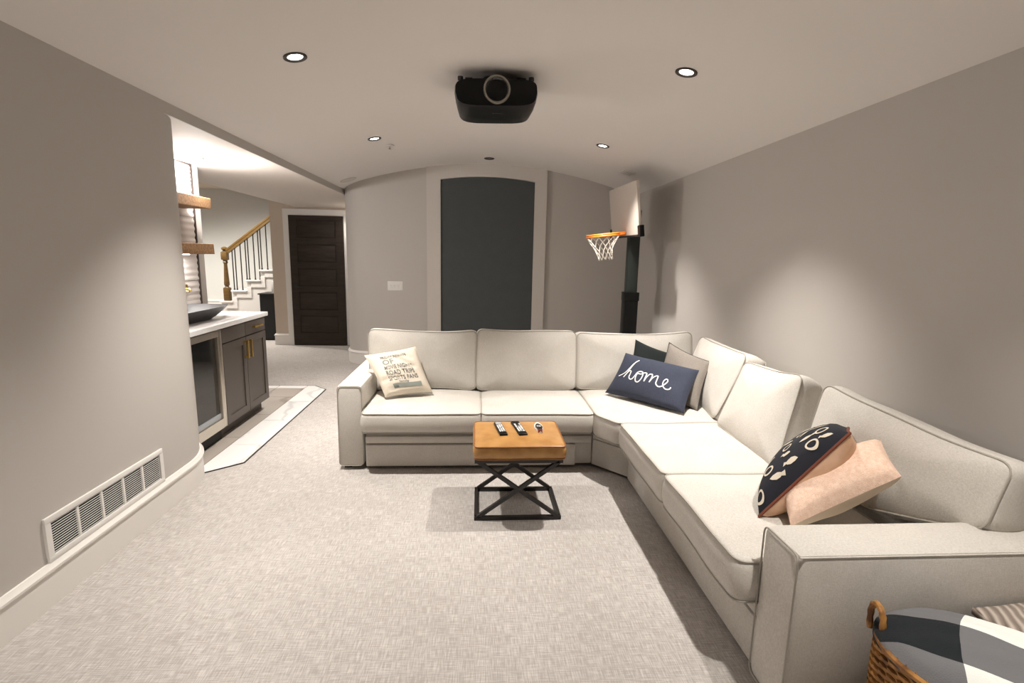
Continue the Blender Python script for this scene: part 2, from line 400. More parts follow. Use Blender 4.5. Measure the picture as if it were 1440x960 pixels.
# ------------------------------------------------------------------ recessed downlights
def downlight(x, y, z, slope, lit, label, R=.062, group='recessed downlights in the vaulted ceiling', lens=None, pw=None, ang=88, trimm=None):
    t = thing('recessed_downlight', label, 'ceiling light', (x, y, z), group)
    M = Matrix.Translation((x, y, z)) @ Matrix.Rotation(slope, 4, 'Y')
    bm = bmesh.new(); lathe(bm, [(R * .62, 0.012), (R * .66, -.004), (R * .9, -.009), (R, -.006), (R, .004)], 32, M)
    bmesh.ops.delete(bm, geom=[f for f in bm.faces if len(f.verts) > 4], context='FACES_ONLY')
    meshobj('trim_ring', bm, trimm or BRONZE, t, True)
    bm = bmesh.new(); lathe(bm, [(0, -.002), (R * .3, -.0035), (R * .64, -.001), (R * .64, .006), (0, .006)], 24, M)
    meshobj('lens', bm, lens or (LAMPG if lit else LAMPD), t, True)
    if lit:
        ld = bpy.data.lights.new('spot', 'SPOT'); ld.energy = pw or MAIN_W; ld.color = MAIN_COL; ld.spot_size = math.radians(ang); ld.spot_blend = 1.0; ld.shadow_soft_size = 0.035
        lo = bpy.data.objects.new('spot_bulb', ld); C.objects.link(lo); lo.parent = t; lo.location = (0, 0, -.03)
    return t
def sl(x): return math.asin((x - VC) / VR)
for (x, y, lab) in ((-1.0, 3.0, 'round dark-rimmed downlight at upper left of the photo, left of the projector'),
                    (1.17, 3.0, 'round dark-rimmed downlight at upper right of the photo, right of the projector'),
                    (-.97, 4.95, 'smaller looking far downlight on the left side, before the smoke sensor'),
                    (1.17, 4.95, 'smaller looking far downlight on the right side, near the backboard'),
                    (-1.0, 1.05, 'downlight above the near carpet by the air return wall, out of frame'),
                    (1.17, 1.05, 'downlight above the near sofa arm, out of frame'),
                    (-1.0, -.9, 'downlight behind the viewpoint on the left'),
                    (1.17, -.9, 'downlight behind the viewpoint on the right')):
    downlight(x, y, vz(x), sl(x), True, lab, pw=MAIN_W * (1.0 if y > 2 else .55 if y > 0 else .7))
downlight(.116, 6.3, vz(.116), 0, False, 'unlit dark downlight in front of the arched panel')

def spotlamp(x, y, z, power, ang=150, col=(1, .97, .93), r=.04, up=False):
    ld = bpy.data.lights.new('spot', 'SPOT'); ld.energy = power; ld.color = col; ld.spot_size = math.radians(ang); ld.spot_blend = 1; ld.shadow_soft_size = r
    lo = bpy.data.objects.new('spot_bulb', ld); C.objects.link(lo); lo.location = (x, y, z)
    return lo
# bar: two small bright lamps against the low ceiling, an added unseen hall lamp, and stair lamps
for (x, y, lab) in ((-2.45, 4.56, 'left one of two tiny lamps in the low ceiling over the bar'), (-2.32, 4.56, 'right one of two tiny lamps in the low ceiling over the bar')):
    t = thing('puck_light', lab, 'ceiling light', (x, y, 2.236), 'tiny lamps over the bar')
    bm = bmesh.new(); lathe(bm, [(.0, -.016), (.014, -.016), (.020, -.010), (.022, 0), (0, 0)], 16, Matrix.Translation((x, y, 2.236))); meshobj('housing', bm, STEEL, t, True)
    ld = bpy.data.lights.new('bulb', 'POINT'); ld.energy = 19; ld.color = (1, .97, .95); ld.shadow_soft_size = .03
    lo = bpy.data.objects.new('bulb', ld); C.objects.link(lo); lo.parent = t; lo.location = (0, 0, -.15)
downlight(-1.85, 7.9, 2.155, 0, True, 'unseen downlight added to light the hall, tucked behind the rounded wall corner', R=.045, group='downlights in the hall', pw=16, ang=150)  # added lamp, kept out of view, to light the hall and door
bpy.data.objects[-1] if False else None
downlight(-5.6, 8.2, 2.6, 0, True, 'downlight of the stair hall, left of the stairs', R=.05, group='downlights in the hall', pw=300, ang=150)
downlight(-4.1, 8.5, 2.6, 0, True, 'downlight of the stair hall, over the lower steps', R=.05, group='downlights in the hall', pw=170, ang=160)

# ------------------------------------------------------------------ cushions
def wob(p, amp=.006, f=3.2):
    return V(noise.noise(p * f), noise.noise(p * f + V(9, 3, 1)), noise.noise(p * f + V(2, 17, 5))) * amp
def round_poly(poly, rc, seg=5):
    out = []; n = len(poly)
    for i in range(n):
        p = V(*poly[i], 0); a = V(*poly[i - 1], 0); b = V(*poly[(i + 1) % n], 0)
        da = (a - p); db = (b - p); r = min(rc, da.length * .45, db.length * .45)
        p0 = p + da.normalized() * r; p1 = p + db.normalized() * r
        for k in range(seg + 1):
            t = k / seg; out.append(p0 * (1 - t) ** 2 + p * 2 * t * (1 - t) + p1 * t * t)
    res = []; m = len(out)
    for i in range(m):
        a = out[i]; b = out[(i + 1) % m]; k = max(1, int((b - a).length / .04))
        for j in range(k): res.append(a.lerp(b, j / k))
    return res
def cushion(name, parent, O, ux, uy, poly, th, puff, rc=.05, bulge=.012, m=None, amp=.006, pipes=(1, 1), puffb=None, pm=None, pr=.0036, sag=0):
    m = m or SOFA; O = Vector(O); ux = Vector(ux).normalized(); uy = Vector(uy); uy = (uy - ux * uy.dot(ux)).normalized(); nn = ux.cross(uy)
    ol = round_poly(poly, rc); c = sum(ol, V(0, 0, 0)) / len(ol); puffb = puff * .5 if puffb is None else puffb
    ymax = max(p.y for p in ol); ymin = min(p.y for p in ol); xm = (max(p.x for p in ol) + min(p.x for p in ol)) / 2; xw = max(p.x for p in ol) - xm
    def W(p, z):
        yy = p.y
        if sag: yy -= sag * max(0, (p.y - ymin) / (ymax - ymin)) ** 2 * (1 - ((p.x - xm) / xw) ** 2)
        q = O + ux * p.x + uy * yy + nn * z
        return q + wob(q, amp)
    bm = bmesh.new(); rows = []
    S_ = [0.0, .14, .28, .42, .56, .68, .79, .88, .95, 1.0]
    def prof(s): return 1 - s ** 3.0
    def ring(s, z): return [bm.verts.new(W(c + (p - c) * s, z)) for p in ol]
    rows.append(('c', bm.verts.new(W(c, th / 2 + puff))))
    for s in S_[1:]: rows.append(('r', ring(s, th / 2 + puff * prof(s))))
    for t in (.6, .2, -.2, -.6):
        z = th / 2 * t; off = bulge * (1 - t * t); rr = []
        for i, p in enumerate(ol):
            tan = (ol[(i + 1) % len(ol)] - ol[i - 1]).normalized(); rr.append(bm.verts.new(W(p + V(tan.y, -tan.x, 0) * off, z)))
        rows.append(('r', rr))
    for s in S_[:0:-1]: rows.append(('r', ring(s, -th / 2 - puffb * prof(s))))
    rows.append(('c', bm.verts.new(W(c, -th / 2 - puffb))))
    N = len(ol)
    for A, B in zip(rows, rows[1:]):
        for j in range(N):
            k = (j + 1) % N
            if A[0] == 'c': bm.faces.new((A[1], B[1][j], B[1][k]))
            elif B[0] == 'c': bm.faces.new((A[1][j], B[1], A[1][k]))
            else: bm.faces.new((A[1][j], B[1][j], B[1][k], A[1][k]))
    bmesh.ops.recalc_face_normals(bm, faces=bm.faces)
    o = meshobj(name, bm, m, parent); o.data.polygons.foreach_set('use_smooth', [True] * len(o.data.polygons))
    for s, on in ((1, pipes[0]), (-1, pipes[1])):
        if on:
            bm = bmesh.new(); pts = []
            for i, p in enumerate(ol):
                tan = (ol[(i + 1) % len(ol)] - ol[i - 1]).normalized(); pts.append(W(p + V(tan.y, -tan.x, 0) * .002, s * th / 2))
            tube(bm, pts, pr, 6, closed=True)
            po = meshobj('piping', bm, pm or PIPE, None, True); po.parent = o
    return o

# ------------------------------------------------------------------ sectional sofa
sofa = thing('sectional_sofa', 'large oatmeal fabric corner sofa with piped cushions along the right side of the room', 'sofa', (1.0, 3.3, 0))
FB = .022
def panel_y(x0, x1, y, z0, z1, th=.05): pass
# left run
bx('base', SOFA, sofa, -.77, .822, 3.36, 4.22, FB, .245, bev=.012)
bx('front_panel', SOFA, sofa, -.762, .70, 3.335, 3.37, FB, .178, bev=.008)
bx('front_rail', SOFA, sofa, -.766, .815, 3.338, 3.40, .186, .240, bev=.012)
bx('seat_deck', BLACKT, sofa, -.766, .80, 3.40, 3.95, .235, .297)
bx('armrest', SOFA, sofa, -.947, -.775, 3.335, 4.24, FB, .60, bev=.028)
bx('back_frame', SOFA, sofa, -.80, .82, 4.05, 4.26, FB, .66, bev=.03)
# piping around the arm's front face
def loop_y(x0, x1, z0, z1, y, r=.03):
    pl = round_poly([(x0, z0), (x1, z0), (x1, z1), (x0, z1)], r); return [(p.x, y, p.y) for p in pl]
bm = bmesh.new(); tube(bm, loop_y(-.941, -.781, .03, .594, 3.337, .03), .003, 6, closed=True); meshobj('piping', bm, PIPE, sofa, True)
# corner wedge
bm = bmesh.new(); prism(bm, [(.826, 3.36), (1.03, 3.13), (1.06, 3.125), (2.0, 3.125), (2.0, 4.22), (.826, 4.22)], FB, .255); meshobj('base', bm, SOFA, sofa)
bm = bmesh.new(); prism(bm, [(.826, 3.352), (1.025, 3.128), (1.035, 3.14), (.836, 3.362)], .205, .212); meshobj('piping', bm, PIPE, sofa)
bx('back_frame', SOFA, sofa, .826, 2.0, 4.05, 4.26, FB, .66, bev=.03)
bx('back_frame', SOFA, sofa, 1.82, 2.0, 3.125, 4.05, FB, .72, bev=.03)
# right run
bx('base', SOFA, sofa, 1.03, 1.98, 1.535, 3.12, FB, .25, bev=.012)
bx('front_panel', SOFA, sofa, 1.012, 1.04, 1.54, 3.112, FB, .205, bev=.008)
bx('front_rail', SOFA, sofa, 1.016, 1.06, 1.54, 3.112, .208, .262, bev=.012)
bx('back_frame', SOFA, sofa, 1.82, 2.0, 1.535, 3.12, FB, .72, bev=.03)
bx('armrest', SOFA, sofa, .985, 2.0, 1.335, 1.53, FB, .60, bev=.028)
bm = bmesh.new(); pl = round_poly([(1.341, .03), (1.524, .03), (1.524, .594), (1.341, .594)], .03); tube(bm, [(.987, p.x, p.y) for p in pl], .003, 6, closed=True)
meshobj('piping', bm, PIPE, sofa, True)
bm = bmesh.new(); tube(bm, [(.99 + .05 * i, 1.3385 - 0, .588) for i in range(20)], .0028, 6); meshobj('piping', bm, SOFA, sofa, True)
for (x, y) in ((-.92, 3.38), (.78, 3.42), (1.02, 3.2), (1.03, 1.38), (1.03, 3.05)): bx('foot', BLACKM, sofa, x, x + .05, y, y + .05, 0, .03)
# seat cushions
EX, EY, EZ = V(1, 0, 0), V(0, 1, 0), V(0, 0, 1)
def seat(x0, x1, y0, y1, z=.366, th=.132, puff=.03):
    return cushion('seat_cushion', sofa, (x0, y0, z), EX, EY, [(0, 0), (x1 - x0, 0), (x1 - x0, y1 - y0), (0, y1 - y0)], th, puff, rc=.045, bulge=.014, puffb=.0)
seat(-.765, .026, 3.235, 3.86); seat(.032, .795, 3.235, 3.86)
cushion('seat_cushion', sofa, (0, 0, .362), EX, EY, [(.803, 3.20), (.90, 3.04), (.95, 3.035), (1.62, 3.035), (1.80, 3.2), (1.80, 3.9), (.803, 3.9)], .148, .028, rc=.05, bulge=.014, puffb=0)
seat(.915, 1.62, 2.262, 3.028, .364, .150); seat(.915, 1.62, 1.538, 2.254, .366, .150)
# back cushions facing the camera
def backy(x0, x1, y, z0, h, th=.15, puff=.05, tilt=.20, sag=.0):
    u = V(0, math.sin(tilt), math.cos(tilt))
    return cushion('back_cushion', sofa, (x0, y + th / 2, z0), EX, u, [(0, 0), (x1 - x0, 0), (x1 - x0, h), (0, h)], th, puff, rc=.05, bulge=.016, amp=.014, sag=sag)
backy(-.835, -.012, 3.80, .44, .45, sag=.012); backy(-.004, .775, 3.80, .44, .462, sag=.012); backy(.785, 1.72, 3.80, .44, .455, sag=.02)
# back cushions facing left, quads given by their four front corners
def quadcush(BL, BR, TR, TL, th, puff, poly=None, sag=0.0, amp=.016, rc=.05):
    BL, BR, TR, TL = map(Vector, (BL, BR, TR, TL)); ux = ((BR - BL) + (TR - TL)).normalized(); uy = ((TL - BL) + (TR - BR)); uy = (uy - ux * uy.dot(ux)).normalized()
    nn = ux.cross(uy); O = BL - nn * (th / 2)
    P = [((q - BL).dot(ux), (q - BL).dot(uy)) for q in (BL, BR, TR, TL)]
    return cushion('back_cushion', sofa, O, ux, uy, poly or P, th, puff, rc=rc, bulge=.016, amp=amp, sag=sag)
quadcush((1.60, 3.80, .45), (1.57, 3.05, .45), (1.72, 3.05, .885), (1.76, 3.79, .885), .14, .045, sag=.01)
quadcush((1.515, 2.93, .465), (1.475, 2.285, .455), (1.68, 2.42, .90), (1.655, 2.985, .86), .135, .045, sag=.0)
F0 = V(1.62, 2.33, .46)
quadcush((1.63, 2.31, .47), (1.69, 1.44, .47), (1.77, 1.45, .86), (1.73, 2.31, .89), .15, .035,
         poly=[(0, 0), (.44, .0), (.865, .15), (.865, .395), (0, .425)], sag=.015)

# ------------------------------------------------------------------ throw pillows
class Pillow:
    def __init__(s, name, label, BL, BR, TR, TL, th, mats, k=.07, n=26, amp=.008, crease=None, cord=None, group=None, parts=('cover', 'backing'), pw=.42):
        BL, BR, TR, TL = map(Vector, (BL, BR, TR, TL)); s.q = (BL, BR, TR, TL); s.th = th; s.k = k; s.amp = amp; s.crease = crease; s.pw = pw
        s.n = (BR - BL + TR - TL).cross(TL - BL + TR - BR).normalized()
        c = (BL + BR + TR + TL) / 4; zmin = min(p.z for p in s.q)
        s.t = thing(name, label, 'pillow', (c.x, c.y, zmin), group)
        for side, m, pn in ((1, mats[0], parts[0]), (-1, mats[1], parts[1])):
            bm = bmesh.new(); G = [[bm.verts.new(s.S(-1 + 2 * i / n, -1 + 2 * j / n, side)) for j in range(n + 1)] for i in range(n + 1)]
            for i in range(n):
                for j in range(n):
                    f = (G[i][j], G[i + 1][j], G[i + 1][j + 1], G[i][j + 1]); bm.faces.new(f if side > 0 else f[::-1])
            o = meshobj(pn, bm, m, s.t); o.data.polygons.foreach_set('use_smooth', [True] * len(o.data.polygons))
        if cord:
            bm = bmesh.new(); E = []
            m2 = 24
            for i in range(m2): E.append((-1 + 2 * i / m2, -1))
            for i in range(m2): E.append((1, -1 + 2 * i / m2))
            for i in range(m2): E.append((1 - 2 * i / m2, 1))
            for i in range(m2): E.append((-1, 1 - 2 * i / m2))
            tube(bm, [s.S(u, v, 1) for u, v in E], cord[1], 6, closed=True); meshobj('edge_cord', bm, cord[0], s.t, True)
    def S(s, u, v, side, lift=0.0):
        u = max(-1, min(1, u)); v = max(-1, min(1, v))
        uu = u * (1 - s.k * (1 - v * v) * u * u); vv = v * (1 - s.k * (1 - u * u) * v * v)
        a, b, c, d = s.q; x = (uu + 1) / 2; y = (vv + 1) / 2
        p = (a * (1 - x) + b * x) * (1 - y) + (d * (1 - x) + c * x) * y
        h = s.th / 2 * (max(0, 1 - u * u) * max(0, 1 - v * v)) ** s.pw
        if s.crease and side > 0:
            for (cu, cv, du, dv, wd, dp) in s.crease:
                L2 = du * du + dv * dv; tt = max(0, min(1, ((u - cu) * du + (v - cv) * dv) / L2)); px = u - cu - du * tt; py = v - cv - dv * tt
                h -= dp * math.exp(-(px * px + py * py) / (wd * wd)) * min(1, h / .03)
        e = (1 - abs(u) ** 6) * (1 - abs(v) ** 6)
        p = p + s.n * (h * side + lift) + wob(p + s.n * h * side, s.amp, 9) * e
        return p
    def decal(s, bm, name, m):      # bm in (u,v) coordinates laid onto the front
        for vtx in bm.verts: vtx.co = s.S(vtx.co.x, vtx.co.y, 1, .003)
        o = meshobj(name, bm, m, s.t); return o
def ribbon(bm, pts, wd, asp=1.0):
    pts = [V(p[0], p[1], 0) for p in pts]; L = []
    for i, p in enumerate(pts):
        t = (pts[min(i + 1, len(pts) - 1)] - pts[max(i - 1, 0)]); t = V(t.x * asp, t.y, 0)
        if t.length < 1e-9: t = V(1, 0, 0)
        t.normalize(); L.append((bm.verts.new(p + V(-t.y / asp, t.x, 0) * wd / 2), bm.verts.new(p - V(-t.y / asp, t.x, 0) * wd / 2)))
    for A, B in zip(L, L[1:]): bm.faces.new((A[0], A[1], B[1], B[0]))
def smooth_path(pts, k=6):
    out = []; n = len(pts)
    for i in range(n - 1):
        p0 = V(*pts[max(i - 1, 0)], 0); p1 = V(*pts[i], 0); p2 = V(*pts[i + 1], 0); p3 = V(*pts[min(i + 2, n - 1)], 0)
        for j in range(k):
            t = j / k; out.append(.5 * ((2 * p1) + (-p0 + p2) * t + (2 * p0 - 5 * p1 + 4 * p2 - p3) * t * t + (-p0 + 3 * p1 - 3 * p2 + p3) * t ** 3))
    out.append(V(*pts[-1], 0)); return [(p.x, p.y) for p in out]
def textbm(txt, x, y, h, wid, spacing=1.0):
    cu = bpy.data.curves.new('t', 'FONT'); cu.body = txt; cu.size = 1; cu.resolution_u = 2; cu.offset = .012
    to = bpy.data.objects.new('t', cu); C.objects.link(to); bpy.context.view_layer.update()
    me = bpy.data.meshes.new_from_object(to.evaluated_get(bpy.context.evaluated_depsgraph_get())); bpy.data.objects.remove(to); bpy.data.curves.remove(cu)
    bm = bmesh.new(); bm.from_mesh(me); bpy.data.meshes.remove(me)
    xs = [v.co.x for v in bm.verts]; ys = [v.co.y for v in bm.verts]; sx = wid / (max(xs) - min(xs)); sy = h / (max(ys) - min(ys))
    for v in bm.verts: v.co = V(x + (v.co.x - min(xs)) * sx, y + (v.co.y - min(ys)) * sy, 0)
    bmesh.ops.triangulate(bm, faces=bm.faces)
    return bm

# cream pillow with printed words
P = Pillow('throw_pillow', 'cream canvas pillow with printed words leaning on the left arm of the sofa', (-.652, 3.50, .470), (-.325, 3.58, .49), (-.465, 3.74, .797), (-.832, 3.68, .738), .15, (CREAMP, CREAMP), k=.05,
           crease=[(-.05, .62, .65, -.55, .07, .022), (.1, .8, .55, -.35, .05, .012), (-.85, -.35, .8, .02, .05, .012), (-.7, -.8, .35, .05, .05, .01)])
for (txt, x, y, h, wd, m) in (('FRIDAY NIGHTS', -.52, .56, .13, 1.0, INK), ('OF', -.54, .26, .25, .45, TEAL), ('MOVIE NIGHTS', -.54, .04, .17, 1.1, INK),
                              ('ROAD TRIPS', -.54, -.20, .19, 1.1, INK), ('SPORTS FANS', -.54, -.43, .18, 1.15, INK), ('family', -.2, -.58, .11, .4, INK)):
    P.decal(textbm(txt, x, y, h, wd), 'lettering', m)
bm = bmesh.new()
for q in range(5): ribbon(bm, [(-.5 + 1.15 * i / 28, -.745 + .034 * q) for i in range(29)], .034)
P.decal(bm, 'printed_banner', TEAL)

# pillows in the corner
Pillow('throw_pillow', 'black pillow mostly hidden behind the navy pillow, its peak showing', (1.10, 3.60, .50), (1.42, 3.56, .49), (1.545, 3.68, .755), (1.20, 3.70, .875), .10, (BLKP, BLKP), k=.08)
Pillow('throw_pillow', 'taupe grey pillow with dark corded edge tucked behind the navy pillow', (1.30, 3.56, .47), (1.51, 3.22, .46), (1.665, 3.40, .765), (1.41, 3.56, .878), .13, (GREYP, GREYP), cord=(BLACKT, .003), k=.08)
H_ = Pillow('throw_pillow', 'navy lumbar pillow with the handwritten word home in white', (.965, 3.62, .478), (1.375, 3.13, .472), (1.565, 3.36, .715), (1.105, 3.62, .785), .15, (NAVY, NAVY), k=.045, pw=.36)
# strokes of the word, traced as pen paths in the pillow's own (u, v)
def px2uv(px, py):
    # pillow face in a 1344 x 960 drawing: corners BL(0,600) BR(1050,885) TR(1285,262) TL(297,72)
    A = (0, 605); B = (1050, 885); Cc = (1285, 262); D = (297, 72); u = v = .5
    for _ in range(30):
        x = (A[0] * (1 - u) + B[0] * u) * (1 - v) + (D[0] * (1 - u) + Cc[0] * u) * v; y = (A[1] * (1 - u) + B[1] * u) * (1 - v) + (D[1] * (1 - u) + Cc[1] * u) * v
        xu = (B[0] - A[0]) * (1 - v) + (Cc[0] - D[0]) * v; yu = (B[1] - A[1]) * (1 - v) + (Cc[1] - D[1]) * v
        xv = (D[0] - A[0]) * (1 - u) + (Cc[0] - B[0]) * u; yv = (D[1] - A[1]) * (1 - u) + (Cc[1] - B[1]) * u
        det = xu * yv - xv * yu; ex = px - x; ey = py - y; u += (ex * yv - ey * xv) / det; v += (xu * ey - yu * ex) / det
    return (u * 2 - 1, v * 2 - 1)
W1 = [(212, 415), (270, 398), (330, 368), (390, 315), (450, 255), (500, 215), (518, 203), (480, 228), (440, 275), (395, 330), (350, 385), (296, 438)]
W2 = [(296, 438), (345, 390), (385, 360), (412, 362), (402, 395), (382, 440), (395, 470), (425, 468), (465, 430), (505, 388), (545, 378), (575, 395), (570, 440), (545, 485), (505, 515), (472, 500), (475, 450), (505, 405),
      (550, 415), (600, 400), (625, 410), (610, 455), (588, 515)]
W3 = [(588, 515), (625, 455), (665, 415), (695, 420), (685, 470), (658, 525)]
W4 = [(658, 525), (695, 470), (735, 440), (765, 445), (752, 495), (738, 545), (760, 580), (800, 580), (850, 550), (890, 515), (900, 485), (875, 478), (840, 510), (822, 560), (838, 600), (875, 612), (910, 600), (925, 578)]
bm = bmesh.new()
for Wk in (W1, W2, W3, W4): ribbon(bm, [px2uv(*p) for p in smooth_path(Wk, 7)], .046, 1.7)
H_.decal(bm, 'lettering', THREAD)

# patterned pillow and peach lumbar on the near seat
FP = Pillow('throw_pillow', 'black pillow with cream drawn shapes and rust edging leaning by the near armrest', (1.13, 1.79, .475), (1.39, 1.70, .856), (1.65, 2.03, .76), (1.40, 2.12, .47), .22, (FISHF, PEACHB), cord=(RUST, .006), k=.03, n=30, pw=.40)
FP.t['label'] = 'black pillow with cream drawn shapes and rust edging leaning by the near armrest'
def blob(bm, cx, cy, pts):
    bm.faces.new([bm.verts.new((cx + x, cy + y, 0)) for x, y in pts])
bm = bmesh.new()
def ringm(cx, cy, rx, ry, wd): ribbon(bm, [(cx + rx * math.cos(2 * PI * i / 20), cy + ry * math.sin(2 * PI * i / 20)) for i in range(21)], wd)
def fish(cx, cy, s, fl=1, an=0.0):
    for (a, b) in ((.0, 1),):
        q = [(-1, .0), (-.6, .35), (0, .5), (.5, .3), (.75, .05), (1.1, .35), (1.1, -.3), (.75, -.05), (.5, -.35), (0, -.5), (-.6, -.3)]
        c0 = bm.verts.new((cx, cy, 0)); vs = [bm.verts.new((cx + (x * math.cos(an) - y * math.sin(an)) * s * fl, cy + (x * math.sin(an) + y * math.cos(an)) * s * .62, 0)) for x, y in q]
        for i in range(len(vs)): bm.faces.new((c0, vs[i], vs[(i + 1) % len(vs)]))
for i, u in enumerate((-.78, -.38, .02, .42, .76)):
    for j, v in enumerate((-.86, -.62, -.36, -.08, .25, .6)):
        du, dv = random.uniform(-.06, .06), random.uniform(-.03, .03)
        if (i * 2 + j) % 3 == 0: ringm(u + du, v + dv, .10, .080, .036)
        else: fish(u + du, v + dv, random.uniform(.12, .16), 1 if i % 2 else -1, random.uniform(-1.2, 1.2))
FP.decal(bm, 'printed_shapes', MOTIF)
Pillow('throw_pillow', 'peach knitted lumbar pillow with cream backing beside the near armrest', (1.175, 1.66, .505), (1.555, 1.63, .715), (1.64, 1.84, .775), (1.27, 1.92, .56), .17, (PEACH, CREAMB), k=.03, pw=.38)

# ------------------------------------------------------------------ ottoman stool and remotes
st = thing('ottoman_stool', 'tan leather topped stool on crossed black metal frame in front of the sofa', 'stool', (.237, 2.82, 0))
x0, x1, y0, y1 = .0, .475, 2.645, 3.0; b = .0105
def bar(name, a, c): 
    bm = bmesh.new(); tube(bm, [a, c], b, 4, sq=True); return meshobj(name, bm, BLACKM, st)
for y in (y0, y1):
    bar('floor_bar', (x0 - b, y, b), (x1 + b, y, b)); bar('top_bar', (x0 - b, y, .352), (x1 + b, y, .352))
    bar('cross_bar', (x0 + .01, y, .018), (x1 - .01, y, .348)); bar('cross_bar', (x0 + .01, y + .001, .348), (x1 - .01, y + .001, .018))
for x in (x0, x1): bar('floor_bar', (x, y0, b), (x, y1, b)); bar('top_bar', (x, y0, .352), (x, y1, .352))
bx('seat_board', BLACKT, st, x0, x1, y0, y1, .352, .368)
cushion('seat_pad', st, (-.012, 2.61, .41), EX, EY, [(0, 0), (.505, 0), (.505, .43), (0, .43)], .072, .022, rc=.03, bulge=.010, m=LEATH, amp=.003, pipes=(1, 1), pm=LEATHD, pr=.0035, puffb=0)
def stool_top(x, y): 
    return .4475 + .018
def remote(label, a, c, wd, body, btn, kind):
    a = Vector(a); c = Vector(c); d = (c - a); ang = math.atan2(d.y, d.x) - PI / 2; L = d.length; mid = (a + c) / 2
    t = thing('remote_control', label, 'remote control', tuple(mid), 'remote controls on the stool')
    M = Matrix.Translation(mid) @ Matrix.Rotation(ang, 4, 'Z')
    if kind < 2:
        bm = bmesh.new(); box(bm, -wd / 2, wd / 2, -L / 2, L / 2, 0, .02, bev=.006, M=M, seg=3); meshobj('body', bm, body, t, True)
        bm = bmesh.new(); box(bm, -wd * .36, wd * .36, L * .30, L * .44, .020, .0215, M=M); meshobj('display', bm, GREYBTN if kind == 0 else BLACKP, t)
        rows = 7
        for r_ in range(rows):
            for c_ in range(3):
                if kind == 1 and r_ < 2 and c_ == 1: continue
                bm = bmesh.new(); px = (c_ - 1) * wd * .27; py = L * (.22 - .085 * r_); box(bm, px - wd * .10, px + wd * .10, py - L * .028, py + L * .028, .0195, .0225, bev=.001, M=M, seg=1)
                meshobj('button', bm, THREAD if (r_ + c_ + kind) % 4 else GREYBTN, t)
    else:
        bm = bmesh.new(); n = 24; top = []; 
        prof = [(math.cos(2 * PI * i / n) * wd / 2 * (1.0 if math.sin(2 * PI * i / n) > -.2 else .8), math.sin(2 * PI * i / n) * L / 2) for i in range(n)]
        prism(bm, prof, 0, .014, M); prism(bm, [(p[0] * .9, p[1] * .94) for p in prof], .014, .02, M); meshobj('body', bm, THREAD, t)
        bm = bmesh.new(); prism(bm, [(p[0] * .82, p[1] * .80 - L * .08) for p in prof], .02, .0215, M); meshobj('face_plate', bm, BLACKP, t)
        bm = bmesh.new(); lathe(bm, [(wd * .24, .0215), (wd * .24, .023), (wd * .16, .023), (wd * .16, .0215)], 20, M @ Matrix.Translation((0, L * .02, 0))); meshobj('dial', bm, THREAD, t, True)
        bm = bmesh.new(); prism(bm, [(-wd * .2, -L * .46), (wd * .2, -L * .46), (wd * .28, -L * .34), (-wd * .28, -L * .34)], .005, .0235, M); meshobj('button', bm, REDB, t)
zt = .458
remote('black remote with white buttons, leftmost on the leather stool', (.155, 2.735, zt), (.125, 2.945, zt), .046, BLACKP, 0, 0)
remote('wider black remote with white and grey buttons, in the middle on the leather stool', (.268, 2.735, zt), (.232, 2.965, zt), .052, BLACKP, 0, 1)
remote('small rounded white and black remote, rightmost on the leather stool', (.372, 2.775, zt), (.368, 2.94, zt), .052, THREAD, 0, 2)

# ------------------------------------------------------------------ projector
pj = thing('projector', 'black projector with grey lens ring hanging from the vaulted ceiling', 'projector', (.10, 3.58, 2.4))
PM = Matrix.Translation((.102, 3.585, 2.488)) @ Matrix.Rotation(math.radians(-1.5), 4, 'Y') @ Matrix.Scale(1.155, 4)
bm = bmesh.new()
def sect(y, hw, zb, ztp, n=28, e=4.5):
    out = []
    for i in range(n):
        a = 2 * PI * i / n; c, s_ = math.cos(a), math.sin(a)
        x = hw * math.copysign(abs(c) ** (2 / e), c); zz = math.copysign(abs(s_) ** (2 / e), s_)
        z = zb + (zz + 1) / 2 * (ztp - zb); 
        if zz < 0: x *= 1 - .06 * (-zz)
        out.append(bm.verts.new(PM @ V(x, y, z)))
    return out
secs = [sect(-.205, .20, -.05, .055), sect(-.20, .222, -.068, .07), (sect(-.16, .228, -.075, .078)), sect(.0, .228, -.078, .082), sect(.17, .222, -.07, .08), sect(.21, .20, -.05, .07)]
for A, B in zip(secs, secs[1:]):
    for j in range(28): bm.faces.new((A[j], A[(j + 1) % 28], B[(j + 1) % 28], B[j]))
bm.faces.new(secs[0][::-1]); bm.faces.new(secs[-1]); bmesh.ops.recalc_face_normals(bm, faces=bm.faces)
meshobj('body', bm, BLACKP, pj, True)
LM = PM @ Matrix.Translation((.002, -.20, .012)) @ Matrix.Rotation(PI / 2, 4, 'X')
bm = bmesh.new(); lathe(bm, [(.060, -.005), (.060, .012), (.064, .018), (.072, .018), (.074, .010), (.074, -.01)], 40, LM)
bmesh.ops.delete(bm, geom=[f for f in bm.faces if len(f.verts) > 4], context='FACES_ONLY'); meshobj('lens_ring', bm, RING, pj, True)
bm = bmesh.new(); lathe(bm, [(0, .0), (.03, .001), (.045, -.004), (.060, .008), (.060, -.012), (0, -.012)], 32, LM); meshobj('lens', bm, LENS, pj, True)
bm = bmesh.new(); box(bm, -.17, .17, -.07, .09, .078, .090, M=PM); box(bm, -.17, -.13, -.10, -.07, .07, .105, M=PM); box(bm, .12, .17, -.10, -.07, .07, .105, M=PM); box(bm, -.11, .11, -.05, .05, .088, .115, M=PM)
meshobj('mount_plate', bm, BLACKT, pj)
